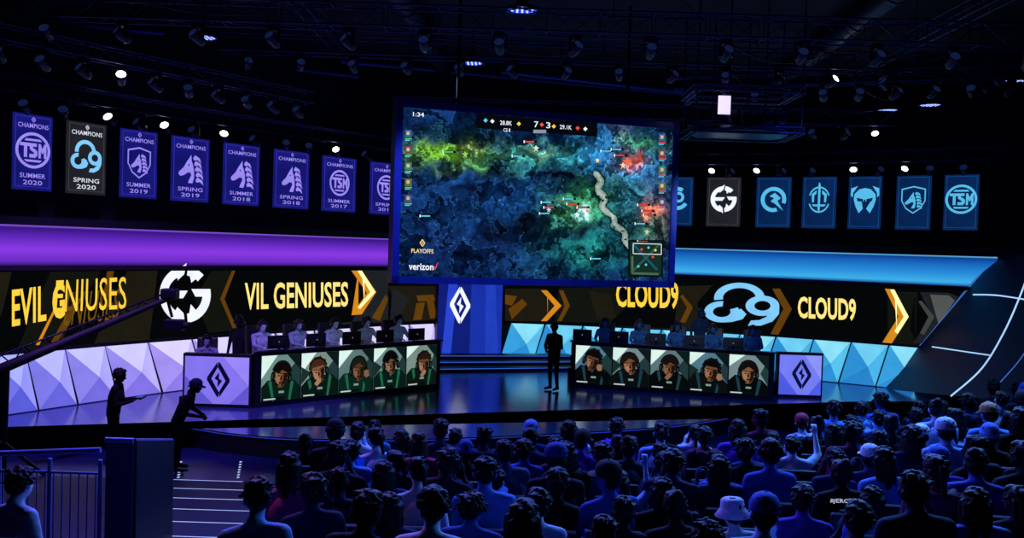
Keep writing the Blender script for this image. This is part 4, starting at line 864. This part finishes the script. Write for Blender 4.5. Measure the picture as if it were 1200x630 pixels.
def chairproto():
    root = empty('audience_chair'); c1 = pm('#0e1222', .7, 0, 20, .2, .2)
    m = MB(); m.rbox((0, .05, .405), (.48, .46, .08), c1, .03); m.build('seat', root)
    m = MB(); m.rbox((0, -.245, .7), (.46, .06, .5), c1, .025, Matrix.Rotation(radians(6), 3, 'X')); m.build('backrest', root)
    for s in (-1, 1):
        m = MB(); m.box((s*.25, .04, .2), (.03, .36, .4), METAL); m.build('leg', root)
        m = MB(); m.rbox((s*.262, 0, .61), (.025, .34, .04), BLK2, .01); m.tube((s*.262, .1, .4), (s*.262, .1, .6), .012, METAL); m.build('armrest', root)
    return root
CH = chairproto(); chused = [False]
def chair(loc, rz, label, group):
    o = CH if not chused[0] else dup(CH); chused[0] = True; o.location = loc; o.rotation_euler = (0, 0, rz); tag(o, label, 'chair', group)
# tiers
PIT = .82; Y00 = 11.2
def fz(k, x=-5): return (.58+.1*k if k >= 0 else .58+.1*k)+.05*max(0, x-2)
def bow(x): return 0 if x < 0 else (.056*x*x if x < 4 else .9+.45*(x-4))
def ry(k, x): return Y00-PIT*k+bow(x)
m = MB(); TM = pm('#0c1128', .5, 0, 8, .2)
for k in range(-3, 14):
    xs = np.linspace(-12, 13, 51); n_ = len(xs)
    f0 = [(x, ry(k, x)+.41, .2) for x in xs]; f1 = [(x, ry(k, x)+.41, fz(k, x)) for x in xs]; b1 = [(x, ry(k, x)-.6, fz(k, x)) for x in xs]
    m.add(f0+f1+b1, [(i, i+1, n_+i+1, n_+i) for i in range(n_-1)]+[(n_+i, n_+i+1, 2*n_+i+1, 2*n_+i) for i in range(n_-1)], TM)
tag(m.build('floor_seating_tiers'), 'dark stepped floor tiers under the audience seats', 'floor', kind='structure')
def XL(Y): return -1.8-(Y-6.2)*.19
rown = ['front row', 'second row', 'third row', 'fourth row', 'fifth row', 'sixth row', 'seventh row', 'eighth row', 'ninth row', 'tenth row']
cols = [('#14204a', 'navy'), ('#0a0c14', 'black'), ('#18243e', 'slate'), ('#16286a', 'dark blue'), ('#08090e', 'black'), ('#3a4468', 'grey'), ('#10141f', 'charcoal'), ('#c8d4f4', 'white'), ('#5a90d8', 'light blue'), ('#14204a', 'navy'), ('#18243e', 'slate'), ('#08090e', 'black'), ('#2f4fa8', 'blue'), ('#5a1c3c', 'dark red'), ('#08090e', 'black'), ('#1f7fb0', 'teal'), ('#5a34b0', 'violet'), ('#a8bce8', 'pale blue')]
hairs = [('short', '#050406', 'short black hair'), ('messy', '#0a0604', 'messy dark brown hair'), ('curly', '#060506', 'curly black hair'), ('short', '#0a0604', 'short dark hair'), ('long', '#060404', 'long dark hair'), ('fade', '#0c0705', 'cropped brown hair'), ('tail', '#070506', 'a dark ponytail'), ('bun', '#060506', 'a dark bun'), ('fade', '#050406', 'cropped black hair'), ('short', '#1a0e08', 'short brown hair'), ('long', '#1a0e08', 'long brown hair')]
skins = ['#a8765a', '#8a5c44', '#b98a6c', '#6a4434', '#c09478']
seats = []
for k in range(8):
    Y0 = Y00-PIT*k; x = XL(Y0)+(.15 if k % 2 else .42); i = 0
    while x < 11 and i < 29:
        y = ry(k, x); px, py = proj((x, y, fz(k, x)+1.24))
        if px > 1225: break
        seats.append(dict(k=k, i=i, x=x, y=y, px=px, py=py)); i += 1; x += .545
print('SEATS', len(seats))
ov = [((300, 575), dict(hair='long', hc='#12080a', hd='long dark hair', top='#f050a8', cn='pink')), ((262, 590), dict(hair='short', hc='#080606', hd='short dark hair', top='#7fb0e0', cn='pale blue')), ((437, 520), dict(top='#dfe6f4', cn='white')), ((512, 530), dict(hair='long', hc='#4a2018', hd='long reddish hair', top='#d02858', cn='crimson')), ((582, 560), dict(top='#9cc0f0', cn='pale blue')), ((480, 570), dict(top='#e0e6f4', cn='white')),
      ((878, 582), dict(hat='bucket', hatc='#d0c0f0', top='#d0dcf0', cn='white', hd='lavender bucket hat')), ((1022, 520), dict(hat='cap', hatc='#d8e0f0', hd='white cap', top='#2a3350', cn='slate')), ((1078, 503), dict(hat='cap', hatc='#e0e6f4', hd='white cap', top='#1c2438', cn='dark')), ((1110, 508), dict(hat='cap', hatc='#c8d4ee', hd='pale cap', top='#8aa4d0', cn='pale blue')), ((1048, 575), dict(top='#8fb0e4', cn='light denim')), ((1165, 580), dict(top='#6f8ac8', cn='blue')), ((1165, 495), dict(hat='cap', hatc='#b07a50', hd='tan cap')), ((1100, 545), dict(hat='cap', hatc='#2c50a8', hd='blue cap')),
      ((1028, 480), dict(top='#5f9ad8', cn='sky blue')), ((970, 515), dict(print='yellow', top='#08090e', cn='black', hood=False)), ((1005, 548), dict(print='name', top='#08090e', cn='black', hood=False)), ((905, 625), dict(hat='cap', hatc='#3458c0', hd='blue cap')), ((660, 505), dict(top='#c8d8f0', cn='white')), ((770, 520), dict(top='#7aa0e0', cn='light blue')), ((850, 500), dict(hat='cap', hatc='#26304a', hd='dark cap')), ((720, 560), dict(hair='long', hc='#3a2018', hd='long brown hair', wave=1)), ((620, 555), dict(hair='curly', hc='#050406', hd='curly black hair')), ((545, 590), dict(hair='messy', hc='#040304', hd='messy black hair', top='#2c4c94', cn='blue')), ((920, 530), dict(wave=1))]
for (x, y), st in ov:
    c_ = [q for q in seats if 'st' not in q]; q = min(c_, key=lambda q: math.hypot(q['px']-x, (q['py']-y)*1.4)); q['st'] = st
GP = 'spectators in the audience seats'
def backtext(o, t, mt, zc, w_, h_, nm):
    me = o.data; bv = BVHTree.FromPolygons([v.co.copy() for v in me.vertices], [list(p.vertices) for p in me.polygons])
    v, f = textmesh(t, .01); P = []
    for x, y in v:
        X_ = (x-.5)*w_; Z_ = zc+(y-.5)*h_; h = bv.ray_cast(Vector((X_, -1, Z_)), Vector((0, 1, 0)))[0]; P.append((X_, (h.y if h else -.12)-.01, Z_))
    b_ = MB(); b_.add(P, f, mt); b_.build(nm, o)
for q in seats:
    rr = random.Random(q['k']*100+q['i']*7+3); st = q.get('st', {})
    occupied = bool(st) or rr.random() > (.55 if q['k'] == 0 and q['px'] < 620 else .05)
    k, i = q['k'], q['i']; z = fz(k, q['x']); rz = -q['x']*.02
    rw = rown[k]
    chair((q['x'], q['y'], z), rz, 'black padded audience chair in the %s from the stage, %s seat from the aisle' % (rw, ordw[i]), 'audience chairs')
    if not occupied: continue
    h = rr.choice(hairs); cc_ = rr.choice(cols); hat_ = None; hatc = None; hd = h[2]
    if rr.random() < .16: hat_ = rr.choice(['cap', 'cap', 'beanie']); hatc, hn_ = rr.choice([('#141826', 'dark'), ('#1d2c80', 'blue'), ('#0c0e16', 'black'), ('#5a6aa8', 'grey'), ('#a03048', 'red')]); hd = 'a %s %s' % (hn_, hat_); h = ('fade', h[1], '')
    top = st.get('top', cc_[0]); cn = st.get('cn', cc_[1]); hk = st.get('hair', h[0]); hc = st.get('hc', h[1])
    if 'hat' in st: hat_, hatc, hk = st['hat'], st['hatc'], 'fade'
    elif 'hd' in st or 'hair' in st: hat_ = None
    hd = st.get('hd', hd)
    mesh = SP[0] if 'print' in st else (WV if 'wave' in st else rr.choice(SP))
    o = person(mesh, (q['x']+rr.uniform(-.08, .08), q['y']+rr.uniform(0, .06), z), rz+rr.uniform(-.25, .25), top, rr.choice(skins), rr.choice(['#10131f', '#0c0e18', '#1a2340']), hk, hc, hat_, hatc,
               'spectator with %s, %s top, %s, %s seat from aisle' % (hd, cn, rw, ordw[i]), GP, rr.uniform(.9, 1.1), hood=st.get('hood', rr.random() < .45 and mesh in (SP[0], SP[5])), wide=rr.uniform(.94, 1.12))
    if st.get('print') == 'name': backtext(o, 'BJERGSEN', em('#cfd8f0', .8), 1.0, .26, .045, 'lettering')
    if st.get('print') == 'yellow': backtext(o, '///\\\\\\', em('#c8b43c', .6), .94, .2, .12, 'printed_crest')
k = 6; y = Y00-PIT*k; p = W(18, 562, y)
chair((p.x, y, fz(k)), 0, 'black audience chair under the person in white at the lower left corner', 'audience chairs left of the aisle')
person(SP[1], (p.x, y, fz(k)), -.5, '#c8d0ea', '#a8765a', '#10131f', 'short', '#050406', label='spectator in a white top at the lower left corner behind the railing', group=GP)

def gchair():
    root = empty('gaming_chair'); c1 = pm('#0c0e14', .5)
    m = MB(); m.rbox((0, .03, .41), (.5, .48, .09), c1, .03); m.build('seat', root)
    m = MB(); m.rbox((0, -.28, .86), (.46, .09, .82), c1, .04, Matrix.Rotation(radians(8), 3, 'X')); m.build('backrest', root)
    m = MB(); m.tube((0, 0, .08), (0, 0, .38), .03, METAL)
    for i in range(5): t = 2*pi*i/5; m.tube((0, 0, .09), (.28*cos(t), .28*sin(t), .03), .02, METAL, 6)
    m.build('base', root); return root
def monitor():
    root = empty('monitor'); m = MB(); m.rbox((0, 0, .33), (.52, .035, .31), BLK2, .01); m.rbox((0, -.03, .33), (.28, .03, .17), BLK, .01); m.build('casing', root)
    m = MB(); m.box((0, .02, .33), (.49, .004, .28), em('#9fc4ff', 1.6)); m.build('display', root)
    m = MB(); m.tube((0, -.03, .01), (0, -.03, .3), .02, METAL); m.rbox((0, 0, .008), (.24, .18, .016), METAL, .004); m.build('stand', root)
    a = Art(lambda u_, v_, off=0: Vector((u_, -.047-off, v_)), .001); a.disc(sub(0, .34, .018, .018), 0, 0, 1, 1, em('#8090c0', .5), 1, 12); a.build('badge', root); return root
def keyboard():
    root = empty('keyboard'); m = MB(); m.rbox((0, 0, .012), (.38, .14, .022), BLK, .005); m.build('casing', root); m = MB()
    for i in range(12):
        for j in range(4): m.box((-.165+.03*i, -.045+.03*j, .026), (.024, .024, .006), pm('#1c2030', .4))
    m.build('keys', root); return root
GCp, MNp, KBp = gchair(), monitor(), keyboard(); first = [True]
for team, (A, u, n_, L, tcol, tn, side, mo_off, pl_off) in enumerate(((LA, ul, nl, Ll, '#a8aec4', 'pale jersey', 'left', .16, .18), (RA, ur, nr, Lr, '#24466c', 'dark jersey', 'right', -.38, .12))):
    rzp = math.atan2(u.y, u.x)+pi
    for i in range(5):
        s = .1+(L-.25)*(i+.5)/5
        g = dup(GCp) if not first[0] else GCp; mo = dup(MNp) if not first[0] else MNp; kb = dup(KBp) if not first[0] else KBp; first[0] = False
        base = A+u*(s+pl_off)+n_*1.38; base.z = RZ
        g.location = base; g.rotation_euler = (0, 0, rzp); tag(g, 'black gaming chair of the %s player from the left at the %s desk' % (ordw[i], side), 'chair', 'gaming chairs')
        mp = A+u*(s+mo_off)+n_*.42; mp.z = 1.645; mo.location = mp; mo.rotation_euler = (0, 0, rzp-pi); tag(mo, 'black monitor seen from behind, %s from the left on the %s desk' % (ordw[i], side), 'monitor', 'monitors on the desks')
        kp = A+u*(s+pl_off)+n_*.75; kp.z = 1.645; kb.location = kp; kb.rotation_euler = (0, 0, rzp); tag(kb, 'black keyboard before the %s player from the left, %s desk' % (ordw[i], side), 'keyboard', 'keyboards on the desks')
        person(PL[i % 2], base, rzp, tcol if team or i % 2 == 0 else '#8890aa', ['#b07850', '#a06a48', '#bc8460', '#946040', '#aa7450'][(i*2+team) % 5], '#0c0e14', 'messy' if i != 2 else 'curly', ['#16100e', '#3a2416', '#0c0a0a', '#20140e', '#120e0e'][i], 'headset', None, 'player in %s and headset, %s from the left at the %s desk' % (tn, ordw[i], side), 'players at the desks', scale=1.04)
p = G(648, 457, .6); person(ST['ref'], p, pi*.75, '#08090e', '#8a5c44', '#08090e', 'short', '#0c0a0c', label='official in black standing at the centre of the stage', scale=1.02, wide=1.1)
p = W(281, 390, 20.8); person(ST['coach'], (p.x, p.y, .6), pi*.95, '#10121c', '#b8866a', '#08090e', 'short', '#0c0a0c', 'headset', None, 'person in black standing behind the left end of the left team', scale=1.05)
p = W(820, 390, 24.25); person(ST['coach'], (p.x, p.y, RZ), pi*1.05, '#14243c', '#b8866a', '#08090e', 'short', '#0c0a0c', 'headset', None, 'person in dark clothes standing behind the right team')
p = W(243, 395, 19.6); person(PL[0], (p.x, p.y, .72), pi*1.1, '#9098b0', '#a87450', '#0c0e14', 'short', '#1a1210', 'headset', None, 'person in pale top seated at the left end behind the emblem panel')
cst = dup(GCp); cst.location = (p.x, p.y, .72); cst.rotation_euler = (0, 0, pi*1.1); tag(cst, 'black chair behind the left emblem panel', 'chair', 'gaming chairs')
m = MB(); m.box((p.x, p.y, .66), (.9, .9, .12), BLK2); o = m.build('stage_riser'); origin(o, (p.x, p.y, .6)); tag(o, 'small black riser behind the left emblem panel', 'riser')
p = W(133, 470, 15.2); person(ST['oper'], (p.x, p.y, .2), -pi/2+.2, '#05060a', '#8a5c44', '#05060a', 'short', '#050406', None, None, 'crew member in black standing before the stage, holding a controller', wide=1.15)
pc = p+Vector((.44, 0, 0)); m = MB(); m.rbox((pc.x, pc.y+.09, 1.4), (.14, .2, .03), BLK2, .008); m.box((pc.x, pc.y+.09, 1.417), (.11, .17, .004), em('#3a60d8', .8)); o = m.build('handheld_controller'); origin(o, (pc.x, pc.y+.09, 1.4)); tag(o, 'small controller with lit screen held by the standing crew member', 'controller')
p = W(222, 470, 14.9); person(ST['lean'], (p.x-.2, p.y, .2), -pi/2+.15, '#05060a', '#8a5c44', '#05060a', 'short', '#050406', 'cap', '#101a40', 'crew member in black with a dark cap leaning forward before the left desk', scale=.95, wide=1.25)
root = empty('camera_crane', label='long black camera crane boom reaching over the left of the stage', cat='camera crane')
E0 = W(-70, 462, 13.2); E1 = W(196, 350, 16.4); m = MB(); m.tube(E0, E1, .1, BLK, 10, .05); u = (E1-E0).normalized()
for k in range(22): p = E0.lerp(E1, k/22); q = E0.lerp(E1, (k+1)/22); o1 = Vector((0, 0, .26-.006*k)); m.tube(p+(o1 if k % 2 else Vector((0, 0, 0))), q+(Vector((0, 0, 0)) if k % 2 else o1), .012, METAL, 5)
m.tube(E0+Vector((0, 0, .26)), E1+Vector((0, 0, .12)), .018, METAL, 6); m.build('boom', root)
m = MB(); m.tube(E1, E1+Vector((.1, 0, -.35)), .03, BLK2); m.rbox(E1+Vector((.15, 0, -.5)), (.35, .2, .22), BLK2, .02); m.lathe([(0, 0), (.06, 0), (.07, .14), (0, .12)], BLK, 14, Matrix.Translation(E1+Vector((.3, 0, -.5))) @ Matrix.Rotation(pi/2, 4, 'Y')); m.rbox(E1+Vector((.05, 0, .1)), (.3, .25, .2), BLK2, .03); m.tube(E1+Vector((.1, 0, .1)), E1+Vector((.18, 0, .4)), .02, METAL); m.build('camera_head', root)
m = MB(); m.tube((E0.x+.6, E0.y+.6, 0.2), E0+u*1.0, .08, METAL, 12)
for t in (0.5, 2.6, 4.7): m.tube((E0.x+.6, E0.y+.6, .9), (E0.x+.6+.7*cos(t), E0.y+.6+.7*sin(t), .21), .03, METAL)
m.build('pedestal', root); m = MB(); m.rbox(E0-u*.3, (.5, .4, .5), BLK2, .03); m.build('counterweight', root); place(root, (E0.x, E0.y, .2))

# ------------------------------------------------------------------ lower left: railing, barrier, aisle lights
RM_ = pm('#8c9ce0', .35, .2)
def tierz(Y):
    k = -3
    while ry(k+1, -3)+.41 > Y: k += 1
    return fz(k)
A = W(-60, 533, 8.6); B = W(118, 527, 8.6); root = empty('guard_railing', label='pale blue metal guard railing at the lower left', cat='railing')
kz = tierz(8.6); m = MB(); m.tube(A, B, .028, RM_, 10); m.build('top_rail', root)
for zz in (A.z-.14, kz+.12): m = MB(); m.tube((A.x, A.y, zz), (B.x, B.y, zz), .014, RM_); m.build('cross_rail', root)
for k in range(4): x = A.x+(B.x-A.x)*k/3; m = MB(); m.tube((x, A.y, kz), (x, A.y, A.z), .022, RM_); m.build('post', root)
for k in range(18): x = A.x+(B.x-A.x)*(k+.5)/18; m = MB(); m.tube((x, A.y, kz+.12), (x, A.y, A.z-.14), .008, RM_, 6); m.build('baluster', root)
place(root, (A.x, A.y, kz))
P0 = W(126, 524, 8.1); P1 = W(157, 519, 8.1); P2 = W(201, 518, 9.9); zf_ = tierz(8.1); zf2 = tierz(9.9)-.1
m = MB(); m.box(((P0.x+P1.x)/2, 8.1, (P1.z+zf_)/2), (P1.x-P0.x, .06, P1.z-zf_), pm('#28346c', .5, 0, 3, .3)); o = m.build('aisle_barrier')  # light on the end face put into its paler blue colour
d = P2-P1; d.z = 0; pn = Vector((d.y, -d.x, 0)).normalized()*.03
m = MB(); qs = []
for s in (-1, 1):
    for q_ in ((P1.x, P1.y, zf_), (P2.x, P2.y, zf2), (P2.x, P2.y, P2.z), (P1.x, P1.y, P1.z)): qs.append(Vector(q_)+pn*s)
m.add(qs, [(0, 1, 2, 3), (7, 6, 5, 4), (0, 4, 5, 1), (1, 5, 6, 2), (2, 6, 7, 3), (3, 7, 4, 0)], pm('#080b1e', .45)); m.build('side_panel', o)
m = MB(); m.tube((P0.x-.02, 8.1, P1.z+.02), (P1.x, 8.1, P1.z+.02), .03, RM_); m.tube((P1.x, 8.1, P1.z+.02), (P2.x, P2.y, P2.z+.02), .026, pm('#2a3878', .35)); m.build('hand_rail', o)
origin(o, (P1.x, 8.1, zf_)); tag(o, 'angled dark barrier with its lit end face coloured paler, beside the aisle', 'barrier')
for n_, k in enumerate(range(-3, 4)):
    Y = ry(k, -3)+.415; xa = -3.35-.43*(Y-8.5); xb = -2.3-.37*(Y-8.5); m = MB(); m.box(((xa+xb)/2, Y, fz(k)-.016), (xb-xa, .015, .034), em('#a8bcff', 1.5)); o = m.build('step_light'); origin(o, ((xa+xb)/2, Y, fz(k))); tag(o, 'pale blue light strip on the aisle step, %s from the stage' % ordw[n_], 'light strip', 'aisle step lights')
for r in range(2):
    m = MB()
    for k in range(7):
        p = G(212+r*70-k*.5, 541+k*3, .2); m.box((p.x, p.y, .203), (.035, .05, .006), em('#c0d0ff', 1.0))
    o = m.build('floor_marker_tape'); origin(o, p); tag(o, 'dotted pale marker line on the floor, %s of the aisle' % ('left', 'right')[r], 'floor marking')

# ------------------------------------------------------------------ lights
def area(loc, tgt, sx, sy, col, e, spread=180):
    l = bpy.data.lights.new('area', 'AREA'); l.shape = 'RECTANGLE'; l.size = sx; l.size_y = sy; l.color = col; l.energy = e; l.spread = radians(spread)
    o = bpy.data.objects.new('area_light', l); COL.objects.link(o); o.location = loc; o.rotation_euler = (Vector(tgt)-Vector(loc)).to_track_quat('-Z', 'Y').to_euler()
def spot(loc, tgt, col, e, ang=40, blend=.6, r=.15):
    l = bpy.data.lights.new('spot', 'SPOT'); l.color = col; l.energy = e; l.spot_size = radians(ang); l.spot_blend = blend; l.shadow_soft_size = r
    o = bpy.data.objects.new('spot_light', l); COL.objects.link(o); o.location = loc; o.rotation_euler = (Vector(tgt)-Vector(loc)).to_track_quat('-Z', 'Y').to_euler()
BL = (.08, .16, 1.); VB = (.34, .14, 1.)
area((1, 14.5, 8.0), (2, 8, 1), 9, .6, BL, 750, 110)
area((8, 12.5, 8.0), (6, 8.5, 1), 4, .6, (.08, .28, 1.), 500, 110)
area((-5, 13, 8.0), (-4, 9, 1), 4, 1, (.2, .12, 1.), 300, 120)
spot((-2, 19, 8.0), (0, 8, 1.5), (.4, .55, 1.), 900, 44); spot((7, 19, 8.0), (5, 9, 1.5), (.3, .6, 1.), 1300, 44)
spot((-3.5, 9, 8.2), (-1.7, 6.0, 2.0), (1., .4, .95), 260, 26)  # added pink spot so the pink top shows under the blue light
spot((-6, 14, 8.2), (-8, 18.2, .6), VB, 2600, 66); spot((-1, 14, 8.2), (-1, 19, .6), BL, 1300, 70); spot((6, 14, 8.2), (6.5, 21, .6), BL, 1500, 70)
spot((-3, 14, 7.9), (-4.7, 21.3, 2.2), (1., .86, .9), 420, 24); spot((4, 15, 7.9), (4.7, 23.6, 2.2), (.55, .8, 1.), 1900, 24)  # added spots that brighten the players at both desks
area((0, 18, 7.3), (0, 18, 9.7), 18, 12, (.15, .25, 1.), 80, 180)  # added upward fill that reveals the dark ceiling gear
wd = bpy.data.worlds.new('world'); S.world = wd; wd.use_nodes = True; wd.node_tree.nodes['Background'].inputs[0].default_value = (.05, .08, .5, 1); wd.node_tree.nodes['Background'].inputs[1].default_value = .02
